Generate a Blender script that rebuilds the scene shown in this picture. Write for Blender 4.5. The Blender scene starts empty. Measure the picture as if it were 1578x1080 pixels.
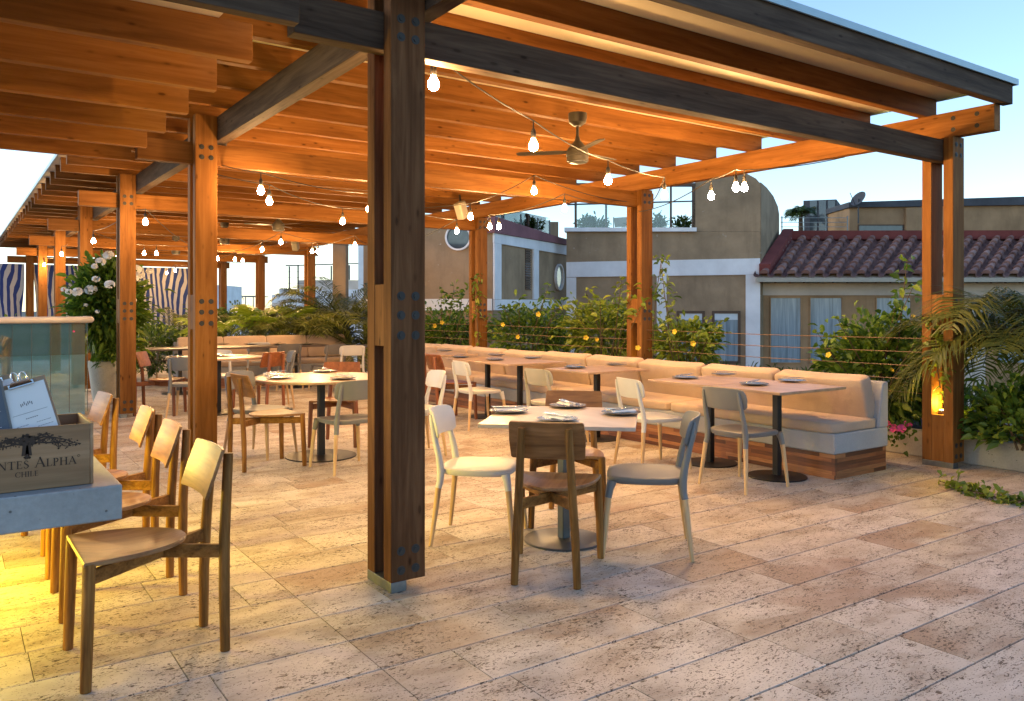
import bpy, bmesh, math, random
import numpy as np
from mathutils import Vector, Matrix, Euler
random.seed(7); RNG = np.random.default_rng(7)
SC = bpy.context.scene
COL = SC.collection
PI = math.pi
R = math.radians

# ------------------------------------------------------------------ camera
F_PX, YAW, HOR, CAM_Z = 1248.5, 0.96448, 474.8, 1.4      # focal length (px of a 1578 px wide frame), heading, horizon row, eye height
CY, SY = math.cos(YAW), math.sin(YAW)
cam_d = bpy.data.cameras.new('camera'); cam = bpy.data.objects.new('camera', cam_d); COL.objects.link(cam)
cam.location = (0, 0, CAM_Z); cam.rotation_euler = (R(90), 0, YAW - R(90))
cam_d.sensor_width = 36.0; cam_d.lens = 36.0 * F_PX / 1578.0
cam_d.shift_y = -(540.0 - HOR) / 1578.0
cam_d.clip_start = 0.05; cam_d.clip_end = 3000
SC.camera = cam

def ray(px):
    t = (px - 789.0) / F_PX
    return CY + t * SY, SY - t * CY
def at(px, py, z=0.0):
    """survey helper: where a sight line of the site photo meets the level z"""
    d = F_PX * (CAM_Z - z) / (py - HOR); a, b = ray(px)
    return d * a, d * b
def far(px, d):
    a, b = ray(px); return d * a, d * b
def zat(py, d): return CAM_Z - (py - HOR) * d / F_PX

# ------------------------------------------------------------------ materials
def srgb(h):
    h = h.lstrip('#'); v = [int(h[i:i+2], 16) / 255 for i in (0, 2, 4)]
    return tuple(((c / 12.92) if c <= .04045 else ((c + .055) / 1.055) ** 2.4) for c in v) + (1,)
class NT:
    def __init__(s, name):
        s.m = bpy.data.materials.new(name); s.m.use_nodes = True
        s.t = s.m.node_tree; s.n = s.t.nodes; s.l = s.t.links
        s.b = s.n['Principled BSDF']; s.out = s.n['Material Output']
    def node(s, typ, **kw):
        n = s.n.new(typ)
        for k, v in kw.items():
            if hasattr(n, k): setattr(n, k, v)
            else: n.inputs[k.replace('_', ' ')].default_value = v
        return n
    def link(s, a, b): s.l.new(a, b)
    def ramp(s, fac, stops, interp='LINEAR'):
        r = s.n.new('ShaderNodeValToRGB'); r.color_ramp.interpolation = interp
        e = r.color_ramp.elements
        while len(e) < len(stops): e.new(0.5)
        for el, (p, c) in zip(e, stops):
            el.position = p; el.color = c if len(c) == 4 else tuple(c) + (1,)
        s.link(fac, r.inputs[0]); return r
    def mix(s, fac, a, b, blend='MIX'):
        m = s.n.new('ShaderNodeMix'); m.data_type = 'RGBA'; m.blend_type = blend
        for sock, v in ((m.inputs[0], fac), (m.inputs[6], a), (m.inputs[7], b)):
            if hasattr(v, 'links') or hasattr(v, 'is_linked'): s.link(v, sock)
            else: sock.default_value = v
        return m.outputs[2]
    def math(s, op, a, b=None):
        m = s.n.new('ShaderNodeMath'); m.operation = op
        for sock, v in zip(m.inputs, (a, b)):
            if v is None: continue
            if hasattr(v, 'is_linked'): s.link(v, sock)
            else: sock.default_value = v
        return m.outputs[0]
    def coords(s, scale=(1, 1, 1), rand=True, kind='Object'):
        tc = s.n.new('ShaderNodeTexCoord'); src = tc.outputs[kind]
        if rand:
            oi = s.n.new('ShaderNodeObjectInfo'); mu = s.n.new('ShaderNodeVectorMath'); mu.operation = 'MULTIPLY_ADD'
            cb = s.n.new('ShaderNodeCombineXYZ')
            for i, k in enumerate((37.1, 53.7, 71.3)):
                s.link(s.math('MULTIPLY', oi.outputs['Random'], k), cb.inputs[i])
            ad = s.n.new('ShaderNodeVectorMath'); ad.operation = 'ADD'
            s.link(src, ad.inputs[0]); s.link(cb.outputs[0], ad.inputs[1]); src = ad.outputs[0]
        mp = s.n.new('ShaderNodeMapping'); mp.inputs['Scale'].default_value = scale
        s.link(src, mp.inputs[0]); return mp.outputs[0]
    def noise(s, vec, scale=5, detail=4, rough=.55, dist=0.0):
        n = s.n.new('ShaderNodeTexNoise'); n.inputs['Scale'].default_value = scale; n.inputs['Detail'].default_value = detail
        n.inputs['Roughness'].default_value = rough; n.inputs['Distortion'].default_value = dist
        s.link(vec, n.inputs['Vector']); return n.outputs[0]
    def bump(s, h, strength=.2, dist=.01):
        b = s.n.new('ShaderNodeBump'); b.inputs['Strength'].default_value = strength; b.inputs['Distance'].default_value = dist
        s.link(h, b.inputs['Height']); s.link(b.outputs[0], s.b.inputs['Normal']); return b
    def set(s, **kw):
        for k, v in kw.items():
            k = k.replace('_', ' ')
            if hasattr(v, 'is_linked'): s.link(v, s.b.inputs[k])
            else: s.b.inputs[k].default_value = v
        return s.m

def wood(name, dark, mid, light, axis='x', fine=16.0, knots=.0, rough=.5, coat=0.0, vary=.25, spec=.4):
    t = NT(name)
    ia = 'xyz'.index(axis)
    sc = [fine, fine, fine]; sc[ia] = fine * .09
    v = t.coords(tuple(sc))
    g1 = t.noise(v, 1.0, 6, .6, .6)
    sc2 = [fine * 4, fine * 4, fine * 4]; sc2[ia] = fine * .12
    g2 = t.noise(t.coords(tuple(sc2)), 1.0, 3, .6)
    g = t.math('ADD', t.math('MULTIPLY', g1, .72), t.math('MULTIPLY', g2, .28))
    col = t.ramp(g, [(.34, dark), (.5, mid), (.66, light)]).outputs[0]
    oi = t.n.new('ShaderNodeObjectInfo')
    col = t.mix(1.0, col, t.ramp(oi.outputs['Random'], [(0, (1 - vary,) * 3), (1, (1 + vary * .4, 1 + vary * .3, 1 + vary * .2))]).outputs[0], 'MULTIPLY')
    # patchy tone along the length
    sc3 = [1.2, 1.2, 1.2]; sc3[ia] = .5
    pz = t.noise(t.coords(tuple(sc3)), 1.0, 3)
    col = t.mix(1.0, col, t.ramp(pz, [(.3, (.82, .80, .78)), (.7, (1.1, 1.1, 1.1))]).outputs[0], 'MULTIPLY')
    if knots > 0:
        sk = [15.0, 15.0, 15.0]; sk[ia] = 5.5
        vo = t.n.new('ShaderNodeTexVoronoi'); vo.inputs['Scale'].default_value = 1.0
        t.link(t.coords(tuple(sk)), vo.inputs['Vector'])
        kn = t.ramp(vo.outputs['Distance'], [(.0, (1, 1, 1)), (.09, (.95, .95, .95)), (.15, (.25, .25, .25)), (.24, (0, 0, 0))]).outputs[0]
        pk = t.ramp(t.noise(t.coords((2.3, 2.3, 2.3)), 1.0, 2), [(.40, (.15, .15, .15)), (.62, (1, 1, 1))]).outputs[0]
        col = t.mix(t.math('MULTIPLY', t.math('MULTIPLY', kn, pk), knots), col, (dark[0] * .30, dark[1] * .24, dark[2] * .2, 1))
    t.bump(g, .25, .004)
    t.set(Base_Color=col, Roughness=rough, Specular_IOR_Level=spec)
    if coat: t.set(Coat_Weight=coat, Coat_Roughness=.25)
    return t.m
def plain(name, col, rough=.5, metal=0.0, var=.12, scale=6, bump=0.0, bscale=40, spec=.5):
    t = NT(name)
    n = t.noise(t.coords((1, 1, 1)), scale, 5)
    lo = tuple(c * (1 - var) for c in col[:3]); hi = tuple(min(1, c * (1 + var)) for c in col[:3])
    c = t.ramp(n, [(.3, lo), (.7, hi)]).outputs[0]
    if bump: t.bump(t.noise(t.coords((1, 1, 1)), bscale, 4), bump, .01)
    return t.set(Base_Color=c, Roughness=rough, Metallic=metal, Specular_IOR_Level=spec)
def emit(name, col, strength):
    t = NT(name); t.set(Base_Color=(.9, .8, .6, 1), Emission_Color=tuple(col[:3]) + (1,), Emission_Strength=strength); return t.m
def stucco(name, col, stain=.25, scale=1.2, rough=.9, bump=.25):
    t = NT(name)
    v = t.coords((1, 1, 1), rand=False)
    n = t.noise(v, scale, 6, .6); n2 = t.noise(t.coords((3, 3, .5), rand=False), 1.0, 5, .65)
    c = t.ramp(n, [(.3, tuple(x * (1 - stain) for x in col[:3])), (.65, tuple(min(1, x * 1.08) for x in col[:3]))]).outputs[0]
    c = t.mix(t.ramp(t.noise(t.coords((1, 1, 1.6), rand=False), 2.6, 6, .7), [(.66, (0, 0, 0)), (.69, (.55, .55, .55))]).outputs[0], c, (.5, .47, .42, 1)) if name == 'grey tan stucco' else c
    c = t.mix(t.ramp(n2, [(.52, (0, 0, 0)), (.75, (.45, .45, .45))]).outputs[0], c, tuple(x * (1 - stain * 1.6) for x in col[:3]) + (1,))
    t.bump(t.noise(v, 30, 4), bump, .01)
    return t.set(Base_Color=c, Roughness=rough, Specular_IOR_Level=.2)

GD, GM, GL = (.140, .054, .012), (.208, .085, .020), (.275, .124, .034)
M = {}
for ax in 'xyz':
    M['glulam_' + ax] = wood('glulam timber ' + ax, GD, GM, GL, ax, 14, knots=.85, rough=.68, vary=.22, spec=.12)
    M['canopy_' + ax] = wood('painted-lit canopy timber ' + ax, tuple(c * 1.45 for c in GD), tuple(c * 1.4 for c in GM), tuple(c * 1.35 for c in GL), ax, 14, knots=.85, rough=.68, vary=.15, spec=.12)  # lighter glulam copy: missing bulb glow under the canopy put into the colour
for ax in 'xyz': M['weathered_' + ax] = wood('weathered timber ' + ax, (.044, .028, .020), (.078, .052, .037), (.12, .084, .060), ax, 15, knots=.8, rough=.75, vary=.1, spec=.10)
M['post'] = wood('post timber', (.062, .026, .010), (.112, .049, .021), (.165, .080, .036), 'z', 14, knots=.85, rough=.75, vary=.12, spec=.08)
for ax in 'xyz':
    M['oak_' + ax] = wood('oak ' + ax, (.10, .038, .008), (.215, .094, .022), (.32, .155, .045), ax, 30, rough=.5, vary=.18, spec=.16)
M['ply'] = wood('oak veneer', (.145, .062, .022), (.265, .130, .054), (.37, .205, .095), 'x', 16, rough=.36, coat=.06, vary=.15, spec=.3)
M['ply_y'] = wood('oak veneer across', (.12, .050, .015), (.22, .102, .036), (.32, .165, .068), 'y', 16, rough=.36, coat=.05, vary=.15, spec=.3)
M['redoak_z'] = wood('reddish oak upright', (.13, .036, .012), (.21, .066, .022), (.29, .105, .038), 'z', 26, rough=.38, coat=.12, vary=.12)
M['redoak_x'] = wood('reddish oak', (.13, .036, .012), (.21, .066, .022), (.29, .105, .038), 'x', 22, rough=.38, coat=.12, vary=.12)
M['ash'] = wood('pale ash', (.42, .25, .11), (.55, .36, .18), (.62, .43, .23), 'z', 24, rough=.45, vary=.1)
M['tabletop'] = wood('pale oak table top', (.29, .18, .105), (.37, .245, .15), (.43, .295, .19), 'y', 9, rough=.3, coat=.2, vary=.08)
M['plinth'] = None
M['white_plastic'] = plain('white plastic', (.53, .515, .485), .42, var=.04)
M['grey_plastic'] = plain('grey plastic', (.14, .14, .138), .45, var=.05)
M['taupe_plastic'] = plain('taupe plastic', (.36, .32, .25), .45, var=.05)
M['dark_plastic'] = plain('dark grey plastic', (.13, .12, .11), .45, var=.06)
M['black_steel'] = plain('black powder coated steel', (.022, .02, .019), .42, 0.6, var=.2)
M['dark_steel'] = plain('grey steel', (.10, .11, .115), .4, .9, var=.15)
M['galv'] = plain('galvanised steel', (.20, .215, .22), .45, .9, var=.2, scale=18)
M['steel'] = plain('polished steel', (.62, .62, .60), .22, 1.0, var=.05)
M['bolt'] = plain('blackened bolt', (.025, .024, .023), .6, .2, var=.2)
M['fan_metal'] = plain('brushed bronze nickel', (.075, .064, .05), .5, .5, var=.1)
M['cable'] = plain('black rubber cable', (.015, .012, .010), .6)
M['bulb'] = emit('lit filament bulb', (1.0, .585, .235), 560.0)
M['lamp_yellow'] = emit('lit yellow lamp', (1.0, .70, .07), 40.0)
M['deck'] = plain('cream roof panel', (.62, .53, .40), .55, var=.08, scale=2)
M['flashing'] = plain('painted metal flashing', (.30, .42, .48), .45, .2, var=.05)

# ------------------------------------------------------------------ mesh builder
class MB:
    def __init__(s): s.v = []; s.f = []; s.mi = []
    def add(s, v, f, mi=0):
        b = len(s.v); s.v += [tuple(p) for p in v]; s.f += [tuple(b + i for i in q) for q in f]; s.mi += [mi] * len(f); return s
    def box(s, x0, x1, y0, y1, z0, z1, mat=None, mi=0):
        v = [(x, y, z) for z in (z0, z1) for y in (y0, y1) for x in (x0, x1)]
        if mat is not None: v = [tuple(mat @ Vector(p)) for p in v]
        return s.add(v, [(0, 2, 3, 1), (4, 5, 7, 6), (0, 1, 5, 4), (2, 6, 7, 3), (0, 4, 6, 2), (1, 3, 7, 5)], mi)
    def bar(s, p, q, w, h, up=(0, 0, 1), mi=0):
        """rectangular bar from p to q, w across, h along up"""
        p, q = Vector(p), Vector(q); d = (q - p).normalized(); up = Vector(up)
        if abs(d.dot(up)) > .99: up = Vector((0, 1, 0))
        sx = d.cross(up).normalized() * w / 2; sz = sx.cross(d).normalized() * h / 2
        v = [c + a * sx + b * sz for c in (p, q) for a, b in ((-1, -1), (1, -1), (1, 1), (-1, 1))]
        return s.add(v, [(3, 2, 1, 0), (4, 5, 6, 7), (0, 1, 5, 4), (1, 2, 6, 5), (2, 3, 7, 6), (3, 0, 4, 7)], mi)
    def tube(s, pts, rad, n=10, cap=True, mi=0):
        pts = [Vector(p) for p in pts]; rad = rad if isinstance(rad, (list, tuple)) else [rad] * len(pts)
        rings = []; ref = Vector((0, 0, 1))
        d0 = (pts[1] - pts[0]).normalized()
        if abs(d0.dot(ref)) > .9: ref = Vector((1, 0, 0))
        sx = d0.cross(ref).normalized()
        for i, p in enumerate(pts):
            d = (pts[min(i + 1, len(pts) - 1)] - pts[max(i - 1, 0)]).normalized()
            sx = (sx - d * sx.dot(d)).normalized(); sy = d.cross(sx)
            rings.append([p + (sx * math.cos(2 * PI * k / n) + sy * math.sin(2 * PI * k / n)) * rad[i] for k in range(n)])
        return s.loft(rings, cap, mi)
    def cyl(s, p, q, r0, r1=None, n=16, mi=0): return s.tube([p, q], [r0, r0 if r1 is None else r1], n, True, mi)
    def loft(s, rings, cap=True, mi=0, closed=True):
        n = len(rings[0]); v = [p for r in rings for p in r]; f = []
        for i in range(len(rings) - 1):
            for k in range(n if closed else n - 1):
                a, b = i * n + k, i * n + (k + 1) % n
                f.append((a, b, b + n, a + n))
        if cap and closed:
            f.append(tuple(range(n - 1, -1, -1))); f.append(tuple(range((len(rings) - 1) * n, len(rings) * n)))
        return s.add(v, f, mi)
    def lathe(s, c, prof, n=24, mi=0):
        """prof: (r, z) pairs from bottom to top about the vertical through c"""
        return s.loft([[(c[0] + r * math.cos(2 * PI * k / n), c[1] + r * math.sin(2 * PI * k / n), c[2] + z) for k in range(n)] for r, z in prof], True, mi)
    def prism(s, poly, off, mi=0):
        """poly: 3D loop, extruded by the vector off"""
        n = len(poly); off = Vector(off); a = [Vector(p) for p in poly]; b = [p + off for p in a]
        f = [tuple(range(n)), tuple(range(2 * n - 1, n - 1, -1))] + [(i, i + n, (i + 1) % n + n, (i + 1) % n) for i in range(n)]
        return s.add(a + b, f, mi)
    def xf(s, mat):
        s.v = [tuple(mat @ Vector(p)) for p in s.v]; return s
    def mesh(s, name, mats, smooth=35):
        me = bpy.data.meshes.new(name); me.from_pydata(s.v, [], s.f)
        mats = mats if isinstance(mats, (list, tuple)) else [mats]
        for m in mats: me.materials.append(m)
        if len(mats) > 1: me.polygons.foreach_set('material_index', s.mi)
        bm = bmesh.new(); bm.from_mesh(me); bmesh.ops.recalc_face_normals(bm, faces=bm.faces); bm.to_mesh(me); bm.free()
        if smooth:
            me.polygons.foreach_set('use_smooth', [True] * len(me.polygons)); me.set_sharp_from_angle(angle=R(smooth))
        me.update(); return me
    def build(s, name, mats, parent=None, bevel=0.0, smooth=35, sub=0):
        o = bpy.data.objects.new(name, s.mesh(name, mats, smooth)); COL.objects.link(o)
        if parent is not None:
            o.parent = parent; o.matrix_parent_inverse = pinv(parent)
        if bevel:
            b = o.modifiers.new('soft edges', 'BEVEL'); b.width = bevel; b.segments = 2; b.limit_method = 'ANGLE'; b.angle_limit = R(40); b.harden_normals = False
        if sub:
            q = o.modifiers.new('smooth', 'SUBSURF'); q.levels = q.render_levels = sub
        return o
def pinv(p):
    m = Matrix.Identity(4); chain = []
    while p is not None: chain.append(p); p = p.parent
    for q in reversed(chain):
        m = m @ q.matrix_parent_inverse @ q.matrix_basis
    return m.inverted()
def tag(o, label=None, cat=None, group=None, kind=None):
    if label: o['label'] = label
    if cat: o['category'] = cat
    if group: o['group'] = group
    if kind: o['kind'] = kind
    return o
def thing(name, label, cat, loc=(0, 0, 0), group=None, rz=0.0):
    o = bpy.data.objects.new(name, None); COL.objects.link(o); o.empty_display_size = .1
    o.location = loc; o.rotation_euler = (0, 0, rz)
    return tag(o, label, cat, group)
KIDS = {}
def children(o): return [c for c in bpy.data.objects if c.parent is o]
def copy_tree(o, parent=None):
    c = o.copy(); COL.objects.link(c)
    if parent is not None: c.parent = parent
    for ch in children(o): copy_tree(ch, c)
    return c
# ------------------------------------------------------------------ sky and light
W = bpy.data.worlds.new('World'); SC.world = W; W.use_nodes = True
wn = W.node_tree.nodes; wl = W.node_tree.links
SUN_EL, SUN_AZ = R(22), YAW + R(88)          # low sun beyond the left end of the terrace
sky = wn.new('ShaderNodeTexSky'); sky.sky_type = 'NISHITA'; sky.sun_disc = False
sky.sun_elevation = SUN_EL; sky.sun_rotation = R(90) - SUN_AZ
sky.altitude = 10; sky.air_density = 1.0; sky.dust_density = .5; sky.ozone_density = 2.6
wl.new(sky.outputs[0], wn['Background'].inputs[0]); wn['Background'].inputs[1].default_value = 0.15
sl = bpy.data.lights.new('sun', 'SUN'); sun = bpy.data.objects.new('sun', sl); COL.objects.link(sun)
sl.energy = 0.12; sl.angle = R(12); sl.color = (1, .86, .7)
sun.rotation_euler = Vector((math.cos(SUN_AZ) * math.cos(SUN_EL), math.sin(SUN_AZ) * math.cos(SUN_EL), math.sin(SUN_EL))).to_track_quat('Z', 'Y').to_euler()
SC.view_settings.view_transform = 'Standard'; SC.view_settings.look = 'None'
SC.view_settings.exposure = 1.24; SC.view_settings.gamma = 1.0
SC.cycles.use_denoising = True
try: SC.cycles.denoiser = 'OPENIMAGEDENOISE'
except Exception: pass
SC.cycles.max_bounces = 8; SC.cycles.diffuse_bounces = 5; SC.cycles.glossy_bounces = 4; SC.cycles.transmission_bounces = 6
SC.cycles.transparent_max_bounces = 12; SC.cycles.sample_clamp_indirect = 6.0; SC.cycles.caustics_reflective = False; SC.cycles.caustics_refractive = False

# ------------------------------------------------------------------ ground, terrace floor of travertine tiles
def ground():
    t = NT('far ground'); n = t.noise(t.coords((1, 1, 1), False), .02, 6)
    t.set(Base_Color=t.ramp(n, [(.35, (.05, .06, .03)), (.6, (.16, .14, .10))]).outputs[0], Roughness=.95)
    MB().add([(-1500, -1500, -4), (1500, -1500, -4), (1500, 1500, -4), (-1500, 1500, -4)], [(0, 1, 2, 3)]).build('ground', t.m, smooth=0)['kind'] = 'structure'
ground()
def travertine():
    t = NT('travertine')
    at_ = t.n.new('ShaderNodeAttribute'); at_.attribute_name = 'tile'
    sep = t.n.new('ShaderNodeSeparateColor'); t.link(at_.outputs['Color'], sep.inputs[0])
    base_v = t.coords((1, 1, 1), False)
    # shift the pattern for every tile so that no vein runs across a joint
    cb = t.n.new('ShaderNodeCombineXYZ')
    for i, k in enumerate((23.0, 41.0, 9.0)): t.link(t.math('MULTIPLY', sep.outputs[0], k), cb.inputs[i])
    ad = t.n.new('ShaderNodeVectorMath'); ad.operation = 'ADD'; t.link(base_v, ad.inputs[0]); t.link(cb.outputs[0], ad.inputs[1])
    def mapped(sc):
        mp = t.n.new('ShaderNodeMapping'); mp.inputs['Scale'].default_value = sc; t.link(ad.outputs[0], mp.inputs[0]); return mp.outputs[0]
    tone = t.ramp(sep.outputs[1], [(0, (.35, .285, .215)), (.35, (.44, .375, .30)), (.7, (.515, .455, .385)), (1, (.58, .53, .47))]).outputs[0]
    cloud = t.noise(mapped((1.0, 2.2, 1)), 2.6, 6, .62, .5)
    col = t.mix(1.0, tone, t.ramp(cloud, [(.28, (.62, .55, .49)), (.5, (.96, .95, .94)), (.72, (1.15, 1.16, 1.19))]).outputs[0], 'MULTIPLY')
    patch = t.noise(mapped((.7, 1.0, 1)), 1.7, 4, .55, .3)                   # rust brown filled areas
    pm = t.math('MULTIPLY', t.ramp(patch, [(.50, (0, 0, 0)), (.62, (1, 1, 1))]).outputs[0], t.ramp(sep.outputs[2], [(.15, (0, 0, 0)), (.7, (.85, .85, .85))]).outputs[0])
    col = t.mix(pm, col, t.mix(cloud, (.235, .15, .095, 1), (.40, .285, .20, 1)))
    # pits: small elongated holes, in drifts
    drift = t.ramp(t.noise(mapped((1, 2.0, 1)), 3.0, 4, .6), [(.38, (0, 0, 0)), (.62, (1, 1, 1))]).outputs[0]
    p1 = t.noise(mapped((34, 74, 1)), 1.0, 3, .55, .9)
    p2 = t.noise(mapped((95, 150, 1)), 1.0, 2, .5, .4)
    thr = t.math('SUBTRACT', p1, t.math('MULTIPLY', drift, -.07))
    pit1 = t.ramp(thr, [(.645, (0, 0, 0)), (.665, (1, 1, 1))]).outputs[0]
    pit2 = t.ramp(t.math('ADD', p2, t.math('MULTIPLY', drift, .06)), [(.655, (0, 0, 0)), (.68, (1, 1, 1))]).outputs[0]
    pit = t.math('MAXIMUM', pit1, t.math('MULTIPLY', pit2, .8))
    col = t.mix(t.math('MULTIPLY', pit, .92), col, (.065, .040, .024, 1))
    t.bump(t.math('SUBTRACT', t.math('MULTIPLY', cloud, .25), pit), .5, .006)
    rr = t.ramp(cloud, [(.3, (.62, .62, .62)), (.7, (.42, .42, .42))]).outputs[0]
    return t.set(Base_Color=col, Roughness=rr, Specular_IOR_Level=.28)
def floor():
    t = NT('grout'); t.set(Base_Color=(.045, .03, .02, 1), Roughness=.95)
    b = MB().box(-7, 8.6, -4, 34, -.35, -.004).build('floor', t.m, smooth=0); b['kind'] = 'structure'
    ROW = .3215; YB = 2.55; XJ = 1.377
    vs, fs, cols = [], [], []
    rr = random.Random(11)
    for r in range(-12, 76):
        y0 = YB + r * ROW; y1 = y0 + ROW
        for side in (0, 1):
            x = XJ; end = 7.6 if side else -4.5
            first = True
            while (x < end) if side else (x > end):
                ln = rr.choice((.42, .6, .76, .91, 1.02, 1.22))
                if first: ln *= rr.uniform(.5, 1.0); first = False
                a, c = (x, min(x + ln, end)) if side else (max(x - ln, end), x)
                g = .0011; h = .0030
                z = rr.uniform(-.0006, .0006)
                k = len(vs)
                ch = .0018
                vs += [(a + g, y0 + h, -.004), (c - g, y0 + h, -.004), (c - g, y1 - h, -.004), (a + g, y1 - h, -.004),
                       (a + g + ch, y0 + h + ch, z), (c - g - ch, y0 + h + ch, z), (c - g - ch, y1 - h - ch, z), (a + g + ch, y1 - h - ch, z)]
                fs += [(k + 4, k + 5, k + 6, k + 7), (k, k + 1, k + 5, k + 4), (k + 1, k + 2, k + 6, k + 5), (k + 2, k + 3, k + 7, k + 6), (k + 3, k, k + 4, k + 7)]
                cc = (rr.random(), min(1, max(0, rr.gauss(.6, .16))), rr.random(), 1)
                cols += [cc] * 20
                x = c if side else a
    me = bpy.data.meshes.new('floor_tiles'); me.from_pydata(vs, [], fs)
    ca = me.color_attributes.new('tile', 'FLOAT_COLOR', 'CORNER')
    ca.data.foreach_set('color', np.array(cols, dtype=np.float32).ravel())
    me.materials.append(travertine()); o = bpy.data.objects.new('floor_tiles', me); COL.objects.link(o)
    o.parent = b
floor()

# ------------------------------------------------------------------ pergola
XL, XR, BAY, Y0 = 1.775, 7.16, 3.86, 3.60
NB = 7
PW = .19
A0, A1, B0, B1, J0, J1 = 2.69, 2.88, 2.90, 3.12, 3.12, 3.295
perg = thing('pergola', 'large timber pergola with bolted twin posts and close joists over the terrace', 'pergola', (XL, Y0, 0))
def bolt_mb(x, y, z):
    b = MB(); b.cyl((x, y - .002, z), (x, y + .001, z), .0225, n=20); b.cyl((x, y - .006, z), (x, y - .002, z), .0125, n=6)
    return b
def post(x, y, top, detail, uplit):
    m = MB()
    for a, c in ((0, .085), (.19, .275)): m.box(x, x + PW, y + a, y + c, .05, top)
    p = m.build('post', M['post'] if x < 4 and y < 5 else M['glulam_z'], perg, bevel=.004)
    s = MB().box(x + .002, x + PW - .002, y + .086, y + .189, 1.21, 1.52)
    s.build('spacer_block', M['post'] if x < 4 and y < 5 else M['glulam_z'], p, bevel=.002)
    if uplit: MB().box(x + .002, x + PW - .002, y + .086, y + .189, .052, .46).build('spacer_block', M['glulam_z'], p, bevel=.002)
    f = MB().box(x + .0, x + .085, y + .0, y + .275, .0, .05); f.box(x + .06, x + .13, y + .13, y + .142, .05, .30)
    f.build('post_shoe', M['galv'], p, bevel=.002)
    if detail:
        for z in ((2.83, 2.74) + (1.46, 1.365, 1.265) + (.20, .105)):
            for dx in (.055, .135):
                bolt_mb(x + dx, y, z).build('bolt', M['bolt'], p)
for k in range(NB):
    y = Y0 + BAY * k
    post(XL, y, 3.118, k < 3, False)
    post(XR, y, 2.90, k < 3, True)
    MB().box(1.32, 7.46, y + .09, y + .185, A0, A1).build('crossbeam', M['weathered_x' if k == 0 else 'glulam_x'], perg, bevel=.003)
for x0 in (1.968, 7.20):
    MB().box(x0, x0 + .105, 3.28, Y0 + BAY * 6 + .6, B0, B1).build('main_beam', M['weathered_y' if x0 < 5 else 'glulam_y'], perg, bevel=.003)
    if x0 > 5:
        for py, pz in ((3.42, 3.06), (3.42, 2.96), (3.62, 3.06), (3.62, 2.96)):
            b = MB(); b.cyl((x0 - .003, py, pz), (x0 + .002, py, pz), .02, n=16); b.build('beam_bolt', M['bolt'], perg)
NJ = 37
for j in range(NJ + 1):
    y = 3.25 + .6433 * j
    MB().box(1.14, 7.37, y - .04, y + .04, J0 + .001, J1).build('joist', M['weathered_x' if j == 0 else 'glulam_x'], perg, bevel=.003)
ytop = 3.25 + .6433 * NJ
MB().box(1.10, 7.40, 3.20, ytop + .1, 3.296, 3.315).build('roof_panel', M['deck'], perg)
fl = MB(); fl.box(1.08, 7.42, 3.185, 3.199, 3.285, 3.335); fl.box(7.402, 7.42, 3.20, ytop + .1, 3.285, 3.335); fl.box(1.08, 1.098, 3.20, ytop + .1, 3.285, 3.335)
fl.box(1.10, 7.40, 3.20, ytop + .1, 3.316, 3.33)
fl.build('flashing', M['flashing'], perg)
# short steel brackets that tie the joists to the beam
for y in (3.88, 7.74):
    g = MB().bar((2.09, y - .06, 2.9), (2.09, y - .06, 3.1), .012, .09, up=(0, 1, 0)); g.build('bracket', M['galv'], perg)
# lower canopy over the long bar table
can = thing('canopy', 'lower timber joist canopy with cream panel roof above the concrete bar table', 'canopy', (-.6, 5.6, 2.69))
for j in range(7):
    y = 3.60 + .69 * j
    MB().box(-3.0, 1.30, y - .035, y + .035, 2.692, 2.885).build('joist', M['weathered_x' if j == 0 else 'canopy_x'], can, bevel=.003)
MB().box(-3.0, 1.13, 3.50, 7.85, 2.886, 2.905).build('roof_panel', M['deck'], can)
MB().box(-3.0, 1.15, 3.48, 3.499, 2.80, 2.95).build('fascia', M['flashing'], can)

# ------------------------------------------------------------------ festoon lights
def festoon(label, pts, pre=None, post_=None, bulbs_z=2.45):
    """pts: bulbs as (x, y, z)"""
    t = thing('string_light', label, 'string lights', pts[0], 'string lights under the pergola roof')
    tops = [(x, y, z + .17) for x, y, z in pts]
    if pre: tops = [pre] + tops
    if post_: tops = tops + [post_]
    path = []
    for a, b in zip(tops, tops[1:]):
        a, b = Vector(a), Vector(b); L = (b - a).length
        for i in range(9):
            u = i / 8 if b is not tops[-1] else i / 8
            path.append(a.lerp(b, u) - Vector((0, 0, L * .045 * 4 * u * (1 - u) * .5)))
    cl = [path[0]]
    for p in path[1:]:
        if (p - cl[-1]).length > 1e-3: cl.append(p)
    MB().tube(cl, .005, 6).build('cable', M['cable'], t)
    for x, y, z in pts:
        b = MB().lathe((x, y, z), [(.004, -.030), (.016, -.027), (.026, -.017), (.031, -.001), (.029, .014), (.022, .030), (.015, .044), (.013, .052)], 14)
        bo = b.build('bulb', M['bulb'], t, smooth=80)
        MB().lathe((x, y, z), [(.015, .0525), (.017, .056), (.017, .10), (.010, .115), (.005, .12), (.004, .172)], 10).build('socket', M['cable'], bo)
def bulb(px, py, z=2.45):
    x, y = at(px, py, z); return (x, y, z)
festoon('festoon cable swagged from the dark front post to the second right post',
        [bulb(668, 131, 2.61), bulb(822, 226), bulb(937, 279, 2.43), bulb(1024, 302, 2.42)], pre=(1.9, 4.0, 2.80), post_=(7.12, 7.3, 2.70))
festoon('short festoon cable with three bulbs dangling under the right corner beam',
        [bulb(1147, 290, 2.5), bulb(1134, 290, 2.46), bulb(1096, 303, 2.47)], pre=(7.1, 4.6, 2.86), post_=(7.16, 7.5, 2.62))
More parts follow.
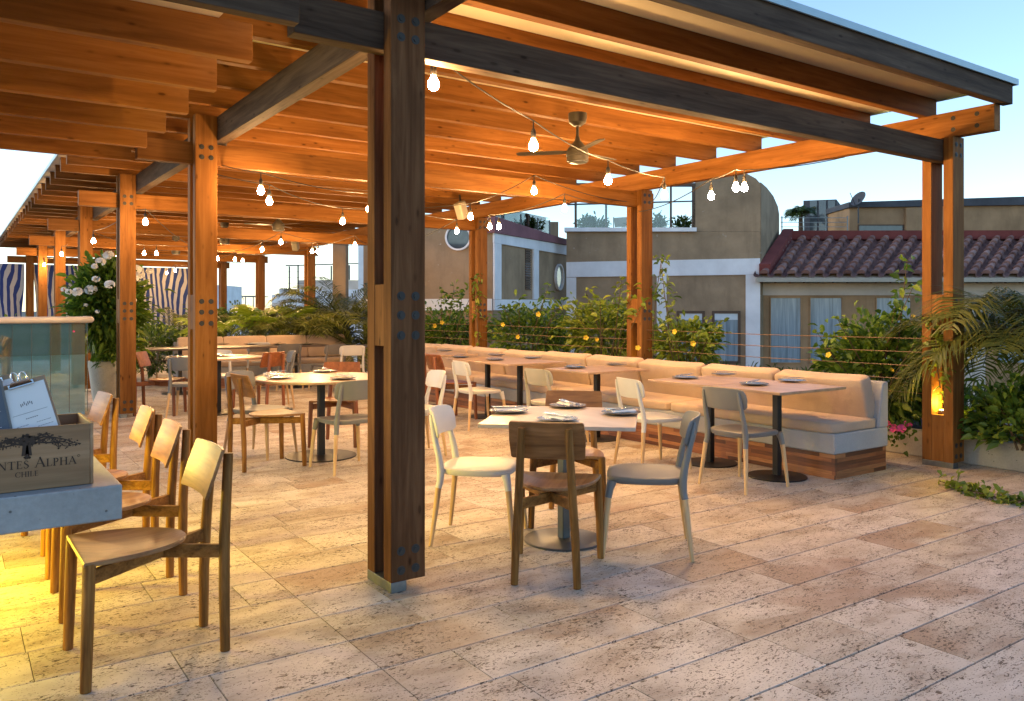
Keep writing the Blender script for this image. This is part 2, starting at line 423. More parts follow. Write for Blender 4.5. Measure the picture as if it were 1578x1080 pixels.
festoon('festoon cable swagged between the second left post and the dark front post',
        [bulb(402, 295), bulb(569, 323), bulb(704, 357, 2.47)], pre=(1.98, 7.6, 2.72), post_=(7.1, 15.2, 2.7))
festoon('festoon cable hanging below the ceiling fan behind the first one',
        [bulb(415, 311), bulb(528, 342), bulb(725, 335, 2.5), bulb(823, 295, 2.62)], pre=(1.98, 8.2, 2.75), post_=(7.12, 7.6, 2.75))
festoon('festoon cable with four small bulbs strung behind the flowering shrub',
        [bulb(95, 392, 2.47), bulb(180, 398, 2.47), bulb(300, 404, 2.47), bulb(330, 412, 2.47)], pre=(2.0, 19.0, 2.72), post_=(7.1, 23.0, 2.72))
festoon('festoon cable with a cluster of bulbs by the third right post',
        [bulb(755, 350, 2.48), bulb(769, 350, 2.46), bulb(870, 322, 2.5)], pre=(7.1, 11.3, 2.7), post_=(7.14, 7.7, 2.72))
festoon('festoon cable with two bulbs in front of the third left post',
        [bulb(224, 343), bulb(335, 399, 2.45), bulb(433, 374)], pre=(1.97, 11.5, 2.7), post_=(7.1, 15.3, 2.7))
festoon('festoon cable deep in the pergola towards the end posts',
        [bulb(222, 391), bulb(241, 391), bulb(404, 385), bulb(481, 388), bulb(490, 388)], pre=(2.0, 15.4, 2.7), post_=(7.12, 19.1, 2.7))
festoon('festoon cable near the striped curtain at the far end of the pergola',
        [bulb(257, 421), bulb(270, 417), bulb(362, 400, 2.5), bulb(374, 402, 2.5), bulb(547, 378, 2.5)], pre=(2.0, 23.1, 2.72), post_=(7.1, 15.3, 2.72))
festoon('festoon cable along the left post row above the flowering shrub',
        [bulb(144, 372, 2.45), bulb(139, 402, 2.45), bulb(68, 408, 2.45)], pre=(2.0, 11.6, 2.72), post_=(1.9, 26.8, 2.7))
# the same cables carry on over the part of the terrace behind the bar
# ------------------------------------------------------------------ furniture
def fabric(name, col, var=.08):
    t = NT(name)
    v = t.coords((1, 1, 1))
    w = t.noise(t.coords((260, 260, 260)), 1.0, 2); n = t.noise(v, 3, 4)
    c = t.ramp(n, [(.3, tuple(x * (1 - var) for x in col)), (.7, tuple(x * (1 + var) for x in col))]).outputs[0]
    c = t.mix(1.0, c, t.ramp(w, [(.3, (.88, .88, .88)), (.7, (1.08, 1.08, 1.08))]).outputs[0], 'MULTIPLY')
    big = t.noise(t.coords((4, 4, 4)), 1.0, 3, .5, .4)
    t.bump(t.math('ADD', t.math('MULTIPLY', w, .05), big), .5, .035)
    return t.set(Base_Color=c, Roughness=.9, Specular_IOR_Level=.15, Sheen_Weight=.15)
M['cushion'] = fabric('sand woven cushion', (.41, .295, .21))
M['upholstery'] = fabric('pale grey upholstery', (.31, .305, .305))
def planks(name):
    t = NT(name)
    tc = t.n.new('ShaderNodeTexCoord'); sp = t.n.new('ShaderNodeSeparateXYZ'); t.link(tc.outputs['Object'], sp.inputs[0])
    along = t.math('ADD', sp.outputs[0], sp.outputs[1])
    row = t.math('FLOOR', t.math('DIVIDE', sp.outputs[2], .034))
    wn1 = t.n.new('ShaderNodeTexWhiteNoise'); wn1.noise_dimensions = '1D'; t.link(row, wn1.inputs['W'])
    col_i = t.math('FLOOR', t.math('ADD', t.math('DIVIDE', along, .55), t.math('MULTIPLY', wn1.outputs[0], 7.0)))
    wn2 = t.n.new('ShaderNodeTexWhiteNoise'); wn2.noise_dimensions = '2D'
    cb = t.n.new('ShaderNodeCombineXYZ'); t.link(row, cb.inputs[0]); t.link(col_i, cb.inputs[1]); t.link(cb.outputs[0], wn2.inputs['Vector'])
    tone = t.ramp(wn2.outputs[0], [(0, (.085, .024, .008)), (.4, (.20, .062, .02)), (.75, (.30, .11, .035)), (1, (.37, .16, .06))]).outputs[0]
    g = t.noise(t.coords((6, 6, 90), False), 1.0, 5, .6, .4)
    c = t.mix(1.0, tone, t.ramp(g, [(.3, (.6, .55, .5)), (.7, (1.15, 1.15, 1.15))]).outputs[0], 'MULTIPLY')
    fz = t.math('FRACT', t.math('DIVIDE', sp.outputs[2], .034))
    c = t.mix(t.ramp(fz, [(.0, (1, 1, 1)), (.05, (0, 0, 0))]).outputs[0], c, (.02, .01, .006, 1))
    t.bump(t.math('ADD', t.math('MULTIPLY', wn2.outputs[0], 1.0), t.math('MULTIPLY', g, .3)), .5, .006)
    return t.set(Base_Color=c, Roughness=.45)
M['plinth'] = planks('reclaimed plank cladding')
def concrete(name, col):
    t = NT(name); v = t.coords((1, 1, 1), False)
    n = t.noise(v, 3, 6, .6); f = t.noise(v, 60, 3)
    c = t.ramp(n, [(.3, tuple(x * .8 for x in col)), (.7, tuple(x * 1.12 for x in col))]).outputs[0]
    c = t.mix(1.0, c, t.ramp(f, [(.3, (.9, .9, .9)), (.7, (1.06, 1.06, 1.06))]).outputs[0], 'MULTIPLY')
    vo = t.n.new('ShaderNodeTexVoronoi'); vo.inputs['Scale'].default_value = 30; t.link(v, vo.inputs['Vector'])
    pick = t.ramp(t.noise(v, 9, 2), [(.5, (0, 0, 0)), (.56, (1, 1, 1))]).outputs[0]
    pit = t.math('MULTIPLY', t.ramp(vo.outputs['Distance'], [(.10, (1, 1, 1)), (.17, (0, 0, 0))]).outputs[0], pick)
    c = t.mix(t.math('MULTIPLY', pit, .8), c, (.05, .05, .05, 1))
    t.bump(t.math('SUBTRACT', t.math('MULTIPLY', f, .2), pit), .4, .005)
    return t.set(Base_Color=c, Roughness=.5, Specular_IOR_Level=.4)
M['concrete'] = concrete('grey cast concrete', (.27, .28, .28))
M['pot'] = concrete('pale cement', (.36, .34, .29))
M['plate'] = plain('dark grey glazed stoneware', (.11, .10, .095), .22, var=.15, scale=30)
M['napkin'] = plain('white linen', (.72, .70, .66), .9, var=.04)

def rbox(sx, sy, sz, k=9, n=9, mat=None, sag=0.0):
    """a stuffed cushion: rounded box, half sizes sx sy sz"""
    idx = {}; vs = []; fs = []
    def vid(p):
        key = tuple(round(c, 5) for c in p)
        if key not in idx:
            L = sum(abs(c) ** k for c in p) ** (1 / k); q = [c / L for c in p]
            idx[key] = len(vs)
            bul = 1 + .06 * (1 - abs(q[0]) ** 2) * (1 - abs(q[2]) ** 2)
            v = Vector((q[0] * sx, q[1] * sy * bul, q[2] * sz - sag * (1 - q[0] ** 2) * (q[2] > .5)))
            vs.append(tuple(mat @ v) if mat is not None else tuple(v))
        return idx[key]
    g = [math.sin(PI / 2 * (-1 + 2 * i / n)) for i in range(n + 1)]
    for ax in range(3):
        for sgn in (-1, 1):
            for i in range(n):
                for j in range(n):
                    q = []
                    for a, b in ((i, j), (i + 1, j), (i + 1, j + 1), (i, j + 1)):
                        p = [0, 0, 0]; p[ax] = sgn; p[(ax + 1) % 3] = g[a]; p[(ax + 2) % 3] = g[b]; q.append(vid(p))
                    fs.append(tuple(q))
    return MB().add(vs, fs)

# --- wooden chair, faces +x
def wood_chair(red=False, label='x', group=None):
    lz, px = (M['redoak_z'], M['redoak_x']) if red else (M['oak_z'], M['oak_x'])
    t = thing('wooden_chair', label, 'chair', group=group)
    for s in (-1, 1):
        MB().tube([(.262, .231 * s, 0), (.256, .226 * s, .2), (.248, .216 * s, .462)], [.0195, .0215, .0225], 14).build('leg', lz, t, bevel=.003)
        MB().tube([(-.258, .160 * s, 0), (-.257, .150 * s, .25), (-.262, .136 * s, .46), (-.283, .119 * s, .80)], [.0195, .022, .022, .0195], 14).build('leg', lz, t, bevel=.003)
        MB().bar((.235, .203 * s, .408), (-.245, -.135 * s, .408 + .002 * s), .022, .054).build('cross_rail', px, t, bevel=.003)
    rings = []
    N = 22
    out = []
    for i in range(N + 1):
        u = i / N; x = .268 - .408 * (1 - (1 - u) ** 1.6)
        w = .232 * max(0.0, 1 - ((.268 - x) / .4085) ** 2.3) ** .5
        out.append((x, w))
    loop = [(x, w) for x, w in out] + [(x, -w) for x, w in reversed(out[:-1])]
    def ring(sc, z, dish):
        r = []
        for x, y in loop:
            cx = .085
            X, Y = cx + (x - cx) * sc, y * sc
            r.append((X, Y, z - dish * max(0, 1 - (Y / .22) ** 2)))
        return r
    MB().loft([ring(.02, .463, .014), ring(.5, .463, .012), ring(.85, .466, .006), ring(.985, .470, 0), ring(1, .466, 0), ring(1, .456, 0), ring(.985, .452, 0), ring(.5, .448, .008), ring(.02, .447, .01)]).build('seat', M['redoak_x'] if red else M['ply'], t)
    # backrest: thin bent panel, its foot kicks forward
    n = 14; rows = []
    for (z, x0, w) in ((.633, -.183, .183), (.640, -.1855, .192), (.73, -.217, .197), (.82, -.2485, .192), (.828, -.251, .183)):
        rows.append([(x0 + .55 * (y * y) - .004, y, z) for y in [w * (-1 + 2 * i / n) for i in range(n + 1)]])
    v = [p for r in rows for p in r] + [(p[0] - .013, p[1], p[2] - .004) for r in rows for p in r]
    m = n + 1; k = len(rows); off = m * k; f = []
    for i in range(k - 1):
        for j in range(n):
            a = i * m + j; f += [(a, a + 1, a + m + 1, a + m), (off + a, off + a + m, off + a + m + 1, off + a + 1)]
    for j in range(n): f += [(j, off + j, off + j + 1, j + 1), ((k - 1) * m + j, (k - 1) * m + j + 1, off + (k - 1) * m + j + 1, off + (k - 1) * m + j)]
    for i in range(k - 1): f += [(i * m, i * m + m, off + i * m + m, off + i * m), (i * m + n, off + i * m + n, off + i * m + m + n, i * m + m + n)]
    MB().add(v, f).build('backrest', M['redoak_x'] if red else M['ply_y'], t, bevel=.002)
    return t
# --- moulded plastic chair with dipped wooden legs, faces +x
def shell_chair(mat, label, group=None):
    t = thing('plastic_chair', label, 'chair', group=group)
    def sup(cx, a, b, z, dish=0.0, k=4.0, n=36, front=0.0):
        r = []
        for i in range(n):
            th = 2 * PI * i / n; c, s = math.cos(th), math.sin(th)
            q = (abs(c) ** k + abs(s) ** k) ** (-1 / k)
            x, y = cx + a * c * q, b * s * q
            if x < 0: y *= 1 - .10 * (x / -.22) ** 2
            r.append((x, y, z - dish * (1 - (y / .22) ** 2) - front * max(0, x / .22) ** 3))
        return r
    MB().loft([sup(0, .01, .01, .446, .012), sup(0, .12, .12, .446, .012), sup(0, .19, .19, .449, .005), sup(0, .215, .215, .452, 0, front=.012), sup(0, .224, .224, .446, 0, front=.012),
               sup(0, .223, .223, .428, 0, front=.010), sup(0, .212, .212, .412), sup(0, .19, .19, .418), sup(0, .01, .01, .43)]).build('seat', mat, t, smooth=50)
    for s in (-1, 1):
        a = MB().tube([(.192, .190 * s, .425), (.203, .2 * s, .385), (.212, .208 * s, .335)], [.029, .0225, .020], 14).build('leg', mat, t, smooth=60)
        MB().tube([(.212, .208 * s, .336), (.226, .220 * s, .2), (.244, .236 * s, 0)], [.0185, .0165, .0115], 12).build('leg_foot', M['ash'], a)
        a = MB().tube([(-.205, .19 * s, .36), (-.200, .186 * s, .43), (-.213, .183 * s, .52), (-.243, .178 * s, .64), (-.262, .172 * s, .74), (-.268, .170 * s, .762)], [.0195, .0235, .020, .017, .0135, .009], 14)
        a.tube([(-.205, .19 * s, .365), (-.212, .196 * s, .335)], [.0205, .0195], 14)
        a = a.build('leg', mat, t, smooth=60)
        MB().tube([(-.212, .196 * s, .336), (-.226, .210 * s, .2), (-.250, .230 * s, 0)], [.0185, .0165, .0115], 12).build('leg_foot', M['ash'], a)
    n = 18; rows = []
    for (z, x0, w) in ((.622, -.262, .150), (.627, -.264, .185), (.645, -.270, .207), (.70, -.283, .214), (.755, -.294, .212), (.783, -.299, .198), (.793, -.301, .165)):
        rows.append([(x0 + 1.55 * (y * y), y, z - (.010 * (y / .2) ** 2 if z > .7 else 0)) for y in [w * (-1 + 2 * i / n) for i in range(n + 1)]])
    v = [p for r in rows for p in r] + [(p[0] - .012, p[1], p[2]) for r in rows for p in r]
    m = n + 1; k = len(rows); off = m * k; f = []
    for i in range(k - 1):
        for j in range(n):
            q = i * m + j; f += [(q, q + 1, q + m + 1, q + m), (off + q, off + q + m, off + q + m + 1, off + q + 1)]
    for j in range(n): f += [(j, off + j, off + j + 1, j + 1), ((k - 1) * m + j, (k - 1) * m + j + 1, off + (k - 1) * m + j + 1, off + (k - 1) * m + j)]
    for i in range(k - 1): f += [(i * m, i * m + m, off + i * m + m, off + i * m), (i * m + n, off + i * m + n, off + i * m + m + n, i * m + m + n)]
    MB().add(v, f).build('backrest', mat, t, bevel=.003, smooth=60)
    return t
PROTO = {}
def chair(kind, x, y, deg, label, group=None):
    if kind not in PROTO:
        o = PROTO[kind] = {'oak': lambda: wood_chair(False), 'red': lambda: wood_chair(True), 'white': lambda: shell_chair(M['white_plastic'], ''),
                           'grey': lambda: shell_chair(M['grey_plastic'], ''), 'taupe': lambda: shell_chair(M['taupe_plastic'], ''), 'dark': lambda: shell_chair(M['dark_plastic'], '')}[kind]()
    else: o = copy_tree(PROTO[kind])
    o['label'] = label
    if group: o['group'] = group
    elif 'group' in o: del o['group']
    o.location = (x, y, 0); o.rotation_euler = (0, 0, R(deg)); return o
GB, GC, GR, GW, GS, GD_ = 'chairs pulled up to the concrete bar table', 'chairs around the square centre table', 'chairs around the large round table', 'chairs facing the long banquette', 'chairs around the small round table', 'chairs in front of the long dark table'
chair('oak', .663, 3.545, 181, 'oak chair nearest the camera, pulled up at the corner of the concrete bar table', GB)
chair('oak', .68, 4.33, 179, 'second oak chair along the concrete bar table, behind the nearest one', GB)
chair('oak', .69, 5.03, 178, 'third oak chair along the concrete bar table, partly hidden by the second', GB)
chair('oak', .62, 6.05, 184, 'last oak chair along the concrete bar table, standing apart beyond the wine crate', GB)
chair('oak', 2.645, 3.43, 44, 'oak chair with its back to the camera at the square centre table', GC)
chair('white', 2.668, 4.185, -45, 'white plastic chair at the square centre table, beside the dark front post', GC)
chair('grey', 3.34, 3.445, 137, 'grey plastic chair at the square centre table, turned towards the dark post', GC)
chair('oak', 3.385, 4.195, 226, 'oak chair across the square centre table, only its panel above the table edge', GC)
chair('white', 5.12, 5.20, -12, 'white plastic chair facing the banquette behind the square centre table', GW)
chair('grey', 5.15, 4.22, 0, 'grey plastic chair facing the banquette, closest to its open end', GW)
chair('taupe', 5.12, 6.60, 3, 'taupe plastic chair facing the middle of the banquette, seat hidden by the square table', GW)
chair('white', 5.12, 8.06, -6, 'white plastic chair facing the banquette, between the dark post and the taupe chair', GW)
chair('red', 5.17, 8.86, 2, 'reddish wooden chair facing the banquette, half behind the dark front post', GW)
chair('oak', 2.30, 7.16, 6, 'oak chair at the round table beside the second left post', GR)
chair('grey', 2.85, 6.645, 92, 'grey plastic chair with its back to the camera at the round table', GR)
chair('grey', 2.44, 7.74, -53, 'grey plastic chair at the round table, tucked behind the oak chair', GR)
chair('red', 3.30, 7.93, 236, 'reddish wooden chair on the far side of the round table', GR)
chair('white', 3.66, 6.95, 172, 'white plastic chair at the round table, mostly hidden by the dark front post', GR)
chair('red', 2.27, 11.44, -30, 'reddish wooden chair at the small round table, next to the shrub pot', GS)
chair('grey', 2.52, 10.85, 62, 'grey plastic chair with its back to the camera at the small round table', GS)
chair('red', 3.38, 10.72, 118, 'reddish wooden chair with its back turned at the small round table', GS)
chair('grey', 3.76, 11.35, 170, 'grey plastic chair side-on between the small and the large round tables', GS)
chair('white', 3.12, 11.95, 250, 'white plastic chair on the far side of the small round table, half behind the post', GS)
for (px, py, kind, deg, lab) in ((218, 584, 'white', 95, 'white plastic chair at the dark table end beside the shrub'), (254, 590, 'dark', 95, 'dark grey plastic chair at the dark table, above the small table'),
        (346, 590, 'dark', 92, 'dark grey plastic chair at the dark table, beside the second left post'), (392, 594, 'white', 92, 'white plastic chair at the middle of the dark table'),
        (440, 599, 'dark', 88, 'dark grey plastic chair at the dark table beside its black pedestal'), (506, 601, 'dark', 100, 'dark grey plastic chair side-on near the end of the dark table'),
        (538, 604, 'white', 80, 'white plastic chair turned sideways near the dark front post')):
    x, y = at(px, py, 0); chair(kind, x, y, deg, lab, GD_)

# --- tables
def pedestal(t, x, y, r, h, sq=.05, mat='black_steel'):
    MB().box(x - sq / 2, x + sq / 2, y - sq / 2, y + sq / 2, .012, h).build('pedestal', M[mat], t, bevel=.004)
    MB().lathe((x, y, 0), [(r, .0), (r, .007), (r - .004, .011), (.05, .014), (.04, .018)], 48).build('base', M[mat], t)
def rect_table(label, x, y, sx, sy, deg, mat='tabletop', h=.752, r=.24, group=None, leg=.055, bmat='black_steel'):
    t = thing('square_table' if abs(sx - sy) < .2 else 'long_table', label, 'table', (x, y, 0), group)
    m = Matrix.Translation((x, y, 0)) @ Matrix.Rotation(R(deg), 4, 'Z')
    MB().box(-sx / 2, sx / 2, -sy / 2, sy / 2, h - .022, h, m).build('tabletop', M[mat], t, bevel=.003)
    MB().box(-.16, .16, -.16, .16, h - .034, h - .0225, m).build('top_plate', M['black_steel'], t)
    pedestal(t, x, y, r, h - .034, leg, bmat); return t
GT = 'oak tables lined up along the banquette'
M['tabletop_pale'] = wood('limed oak table top', (.40, .31, .23), (.47, .38, .295), (.53, .44, .35), 'y', 9, rough=.3, coat=.25, vary=.05)
rect_table('square table standing diagonally in the centre, set with four plates', 3.047, 3.845, .875, .875, 45.5, 'tabletop_pale', bmat='dark_steel')
for x, y, w, lab in ((5.65, 4.28, .71, 'end oak table of the banquette row, closest to the open end'), (5.65, 5.0, .71, 'oak table joined to the end table of the banquette row'),
                     (5.70, 6.62, .72, 'single oak table in the middle of the banquette'), (5.70, 8.05, .71, 'oak table before the white chair facing the banquette'),
                     (5.70, 8.77, .71, 'oak table before the reddish chair facing the banquette'), (5.70, 10.05, .72, 'last oak table of the banquette row, beside the dark front post')):
    rect_table(lab, x, y, .86, w, 0, group=GT)
t = thing('round_table', 'large round oak table on a wide black disc base beside the second left post', 'table', (2.885, 7.30, 0))
MB().lathe((2.885, 7.30, .728), [(.585, 0), (.60, .006), (.60, .018), (.594, .024)], 64).build('tabletop', M['tabletop'], t)
pedestal(t, 2.885, 7.33, .33, .728, .06)
t = thing('round_table', 'small round oak table farther back, half hidden by the second left post', 'table', (2.95, 11.15, 0))
MB().lathe((2.95, 11.15, .728), [(.56, 0), (.575, .006), (.575, .018), (.57, .024)], 56).build('tabletop', M['tabletop'], t)
pedestal(t, 2.95, 11.15, .30, .728, .06)
M['dark_top'] = wood('dark stained table top', (.03, .018, .012), (.055, .035, .025), (.09, .06, .045), 'x', 9, rough=.3, coat=.2)
t = thing('long_table', 'long dark table set along the far banquette', 'table', (4.1, 14.05, 0))
MB().box(2.55, 5.55, 13.62, 14.42, .725, .752).build('tabletop', M['dark_top'], t, bevel=.003)
for x in (3.1, 5.05):
    pedestal(t, x, 14.04, .28, .725, .06)
rect_table('brown table half behind the dark front post, in front of the palms', 6.05, 13.0, .95, .8, 0, 'dark_top')

# --- place settings
def plate(x, y, z, label, deg, cut=True, nap=True, grp='plates laid on the tables'):
    p = MB().lathe((x, y, z), [(.06, .0005), (.075, .004), (.118, .013), (.121, .016), (.117, .0165), (.078, .008), (.01, .0075)], 36).build('plate', M['plate'])
    tag(p, 'dark plate ' + label, 'plate', grp)
    if not cut: return
    m = Matrix.Translation((x, y, z + .017)) @ Matrix.Rotation(R(deg), 4, 'Z')
    if nap:
        n = MB(); rows = []
        for i in range(9):
            u = i / 8; xx = -.085 + .17 * u
            rows.append([tuple(m @ Vector((xx, yy + .006 * math.sin(6 * u + yy * 40), .003 + .012 * (1 - (yy / .036) ** 2)))) for yy in (-.034, -.02, 0, .02, .034)])
        v = [q for r in rows for q in r]; v2 = [(a, b, c - .004) for a, b, c in v]
        f = []
        for i in range(8):
            for j in range(4):
                q = i * 5 + j; f += [(q, q + 1, q + 6, q + 5), (45 + q, 45 + q + 5, 45 + q + 6, 45 + q + 1)]
        for i in range(8): f += [(i * 5, i * 5 + 5, 50 + i * 5, 45 + i * 5), (i * 5 + 4, 49 + i * 5, 54 + i * 5, i * 5 + 9)]
        for j in range(4): f += [(j, 45 + j, 46 + j, j + 1), (40 + j, 41 + j, 86 + j, 85 + j)]
        tag(n.add(v, f).build('napkin', M['napkin'], smooth=60) if False else MB().add(v + v2, f).build('napkin', M['napkin'], smooth=60), 'folded white napkin on the plate ' + label, 'napkin', 'napkins on the plates')
    k = MB(); k.bar(m @ Vector((-.13, .014, .016)), m @ Vector((-.02, .012, .018)), .012, .005); k.bar(m @ Vector((-.02, .012, .018)), m @ Vector((.105, .008, .020)), .018, .0022)
    tag(k.build('knife', M['steel'], bevel=.001), 'steel knife across the plate ' + label, 'knife', 'cutlery on the plates')
    f = MB(); f.bar(m @ Vector((-.12, -.016, .016)), m @ Vector((.03, -.012, .018)), .008, .004); f.bar(m @ Vector((.03, -.012, .018)), m @ Vector((.06, -.011, .020)), .024, .003)
    for j in range(4): f.bar(m @ Vector((.06, -.020 + .006 * j, .020)), m @ Vector((.11, -.019 + .006 * j, .023)), .0028, .0025)
    tag(f.build('fork', M['steel']), 'steel fork across the plate ' + label, 'fork', 'cutlery on the plates')
TH = .753
for px, py, deg, lab in ((784, 635, 160, 'at the white chair side of the square table'), (875, 627, 80, 'at the far corner of the square table'), (859, 648, 96, 'at the near corner of the square table'), (957, 638, 172, 'at the grey chair side of the square table')):
    x, y = at(px, py, TH); plate(x, y, TH, lab, deg)
for px, py, deg, lab in ((1056, 583, 10, 'at the near edge of the joined table'), (1116, 578, 170, 'on the banquette side of the joined table'), (1162, 593, 20, 'at the near edge of the end table'), (1221, 588, 175, 'on the banquette side of the end table'),
        (886, 567, 15, 'at the near edge of the single banquette table'), (950, 563, 170, 'on the banquette side of the single table'), (763, 555, 15, 'at the near edge of the table before the white chair'), (821, 552.5, 165, 'on the banquette side of the table before the white chair'),
        (709, 551, 30, 'at the near edge of the table before the reddish chair'), (765, 548, 10, 'on the banquette side of the table before the reddish chair'), (685, 541.5, 20, 'on the last table of the banquette row')):
    x, y = at(px, py, TH); plate(x, y, TH, lab, deg, nap=False)
for px, py, deg, lab in ((425, 578, 20, 'by the oak chair on the round table'), (501, 573, 80, 'at the far side of the round table'), (529, 584, 100, 'by the grey chair on the round table'), (430, 583, 10, 'at the rim of the round table near the post')):
    x, y = at(px, py, TH); plate(x, y, TH, lab, deg, nap=False)
for px, py, deg, lab in ((268, 552, 20, 'on the small round table by the shrub'), (338, 549, 80, 'on the small round table behind the post'),
        (262, 530, 20, 'at the shrub end of the dark table'), (343, 531, 60, 'on the dark table beside the second post'), (386, 531, 60, 'on the dark table above the white chair'), (430, 531, 60, 'on the dark table near its pedestal'), (473, 531, 60, 'near the open end of the dark table')):
    x, y = at(px, py, TH); plate(x, y, TH, lab, deg, nap=False)

# --- banquettes
def cushion_at(parent, c, half, rot, mat, sag=0.0, k=9):
    m = Matrix.Translation(c) @ Euler(rot).to_matrix().to_4x4()
    return rbox(*half, k=k, mat=m, sag=sag).build('back_cushion' if abs(rot[0]) > .01 else 'seat_cushion', mat, parent, smooth=80)
b = thing('banquette', 'long sand coloured banquette with row of back cushions along the planted edge', 'banquette', (6.3, 8.0, 0))
YA, YB_ = 3.915, 12.25
MB().box(5.925, 6.665, YA + .01, YB_, .0, .205).build('plinth', M['plinth'], b)
sb = MB().box(5.905, 6.685, YA, YB_, .2055, .372)
sb.build('seat_base', M['upholstery'], b, bevel=.012)
MB().prism([(6.53, YA - .002, .37), (6.688, YA - .002, .37), (6.688, YA - .002, .765), (6.60, YA - .002, .765)], (0, YB_ - YA + .003, 0)).build('back_frame', M['upholstery'], b, bevel=.015)
for i, (a, c) in enumerate(((YA + .01, 5.77), (5.775, 7.63), (7.635, 9.47), (9.475, 12.24))):
    cushion_at(b, (6.235, (a + c) / 2, .415), ((c - a) / 2, .345, .046), (0, 0, R(90)), M['cushion'], k=14)
cuts = [YA + .04, 4.87, 5.79, 6.71, 7.63, 8.55, 9.47, 10.39, 11.31, 12.23]
for i, (a, c) in enumerate(zip(cuts, cuts[1:])):
    m = Matrix.Translation((6.488 + random.uniform(-.008, .008), (a + c) / 2, .622 + random.uniform(-.008, .008))) @ Matrix.Rotation(R(90) + random.uniform(-.022, .022), 4, 'Z') @ Matrix.Rotation(R(-15 + random.uniform(-2.2, 2.2)), 4, 'X')
    rbox((c - a) / 2 - .009, .080, .205, k=13, n=14, mat=m, sag=.012).build('back_cushion', M['cushion'], b, smooth=80)
b = thing('banquette', 'shorter banquette with four back cushions across the far end, behind the dark table', 'banquette', (4.85, 15.1, 0))
MB().box(3.26, 6.38, 14.52, 15.22, 0, .2).build('plinth', M['plinth'], b)
MB().box(3.24, 6.40, 14.50, 15.24, .2005, .37).build('seat_base', M['upholstery'], b, bevel=.012)
MB().box(3.24, 6.40, 15.10, 15.24, .3705, .80).build('back_frame', M['upholstery'], b, bevel=.015)
m = Matrix.Translation((4.82, 14.80, .415)); rbox(1.575, .30, .046, k=14, mat=m).build('seat_cushion', M['cushion'], b, smooth=80)
for i in range(4):
    m = Matrix.Translation((3.27 + .39 + .781 * i, 15.02, .67)) @ Matrix.Rotation(R(-12), 4, 'X')
    rbox(.388, .075, .215, k=15, n=12, mat=m).build('back_cushion', M['cushion'], b, smooth=80)

# --- concrete bar table, wine crate, menus
t = thing('bar_table', 'thick concrete bar table at the edge of the frame with four oak chairs', 'table', (-.3, 4.6, 0))
MB().box(-1.6, .522, 3.275, 6.75, .622, .75).build('tabletop', M['concrete'], t, bevel=.006)
MB().box(-1.15, -.346, 3.38, 6.4, 0, .6215).build('plinth', M['concrete'], t, bevel=.006)
lt = MB(); lt.box(-.345, -.32, 3.40, 6.35, .27, .29); lt.build('strip_lamp', M['lamp_yellow'], t)
al = bpy.data.lights.new('under table lamp', 'AREA'); al.shape = 'RECTANGLE'; al.size = 3.1; al.size_y = .05; al.energy = 88; al.color = (1.0, .73, .045)
ao = bpy.data.objects.new('under_table_lamp', al); COL.objects.link(ao); ao.location = (-.305, 4.85, .28)
ao.rotation_euler = Matrix((((0, 0, -1)), (1, 0, 0), (0, -1, 0))).transposed().to_euler() if False else Vector((-1.0, 0, .42)).to_track_quat('Z', 'Y').to_euler()
ao.rotation_euler.rotate_axis('Z', R(90))

M['crate'] = wood('pine crate board', (.17, .088, .038), (.27, .155, .075), (.37, .23, .125), 'x', 9, knots=.6, rough=.6, vary=.1)
M['crate_y'] = wood('pine crate end board', (.19, .10, .045), (.29, .17, .085), (.39, .25, .14), 'y', 9, knots=.4, rough=.6, vary=.1)
M['brand'] = plain('branded ink', (.035, .020, .012), .8, var=.2)
CX0, CX1, CY0, CY1, CZ0, CZ1 = -.075, .436, 3.345, 3.705, .752, .975
crate = thing('wine_crate', 'open pine wine crate printed with a vine and lettering on the concrete bar table', 'crate', (.12, 3.5, CZ0))
MB().box(CX0 + .012, CX1 - .012, CY0, CY0 + .012, CZ0, CZ1).build('front_board', M['crate'], crate, bevel=.002)
MB().box(CX0 + .012, CX1 - .012, CY1 - .012, CY1, CZ0, CZ1).build('back_board', M['crate'], crate, bevel=.002)
for x in (CX0, CX1 - .0115):
    MB().box(x, x + .0115, CY0 + .001, CY1 - .001, CZ0, CZ1 + .001).build('end_board', M['crate_y'], crate, bevel=.002)
MB().box(CX0 + .012, CX1 - .012, CY0 + .013, CY1 - .013, CZ0, CZ0 + .01).build('bottom_board', M['crate'], crate)
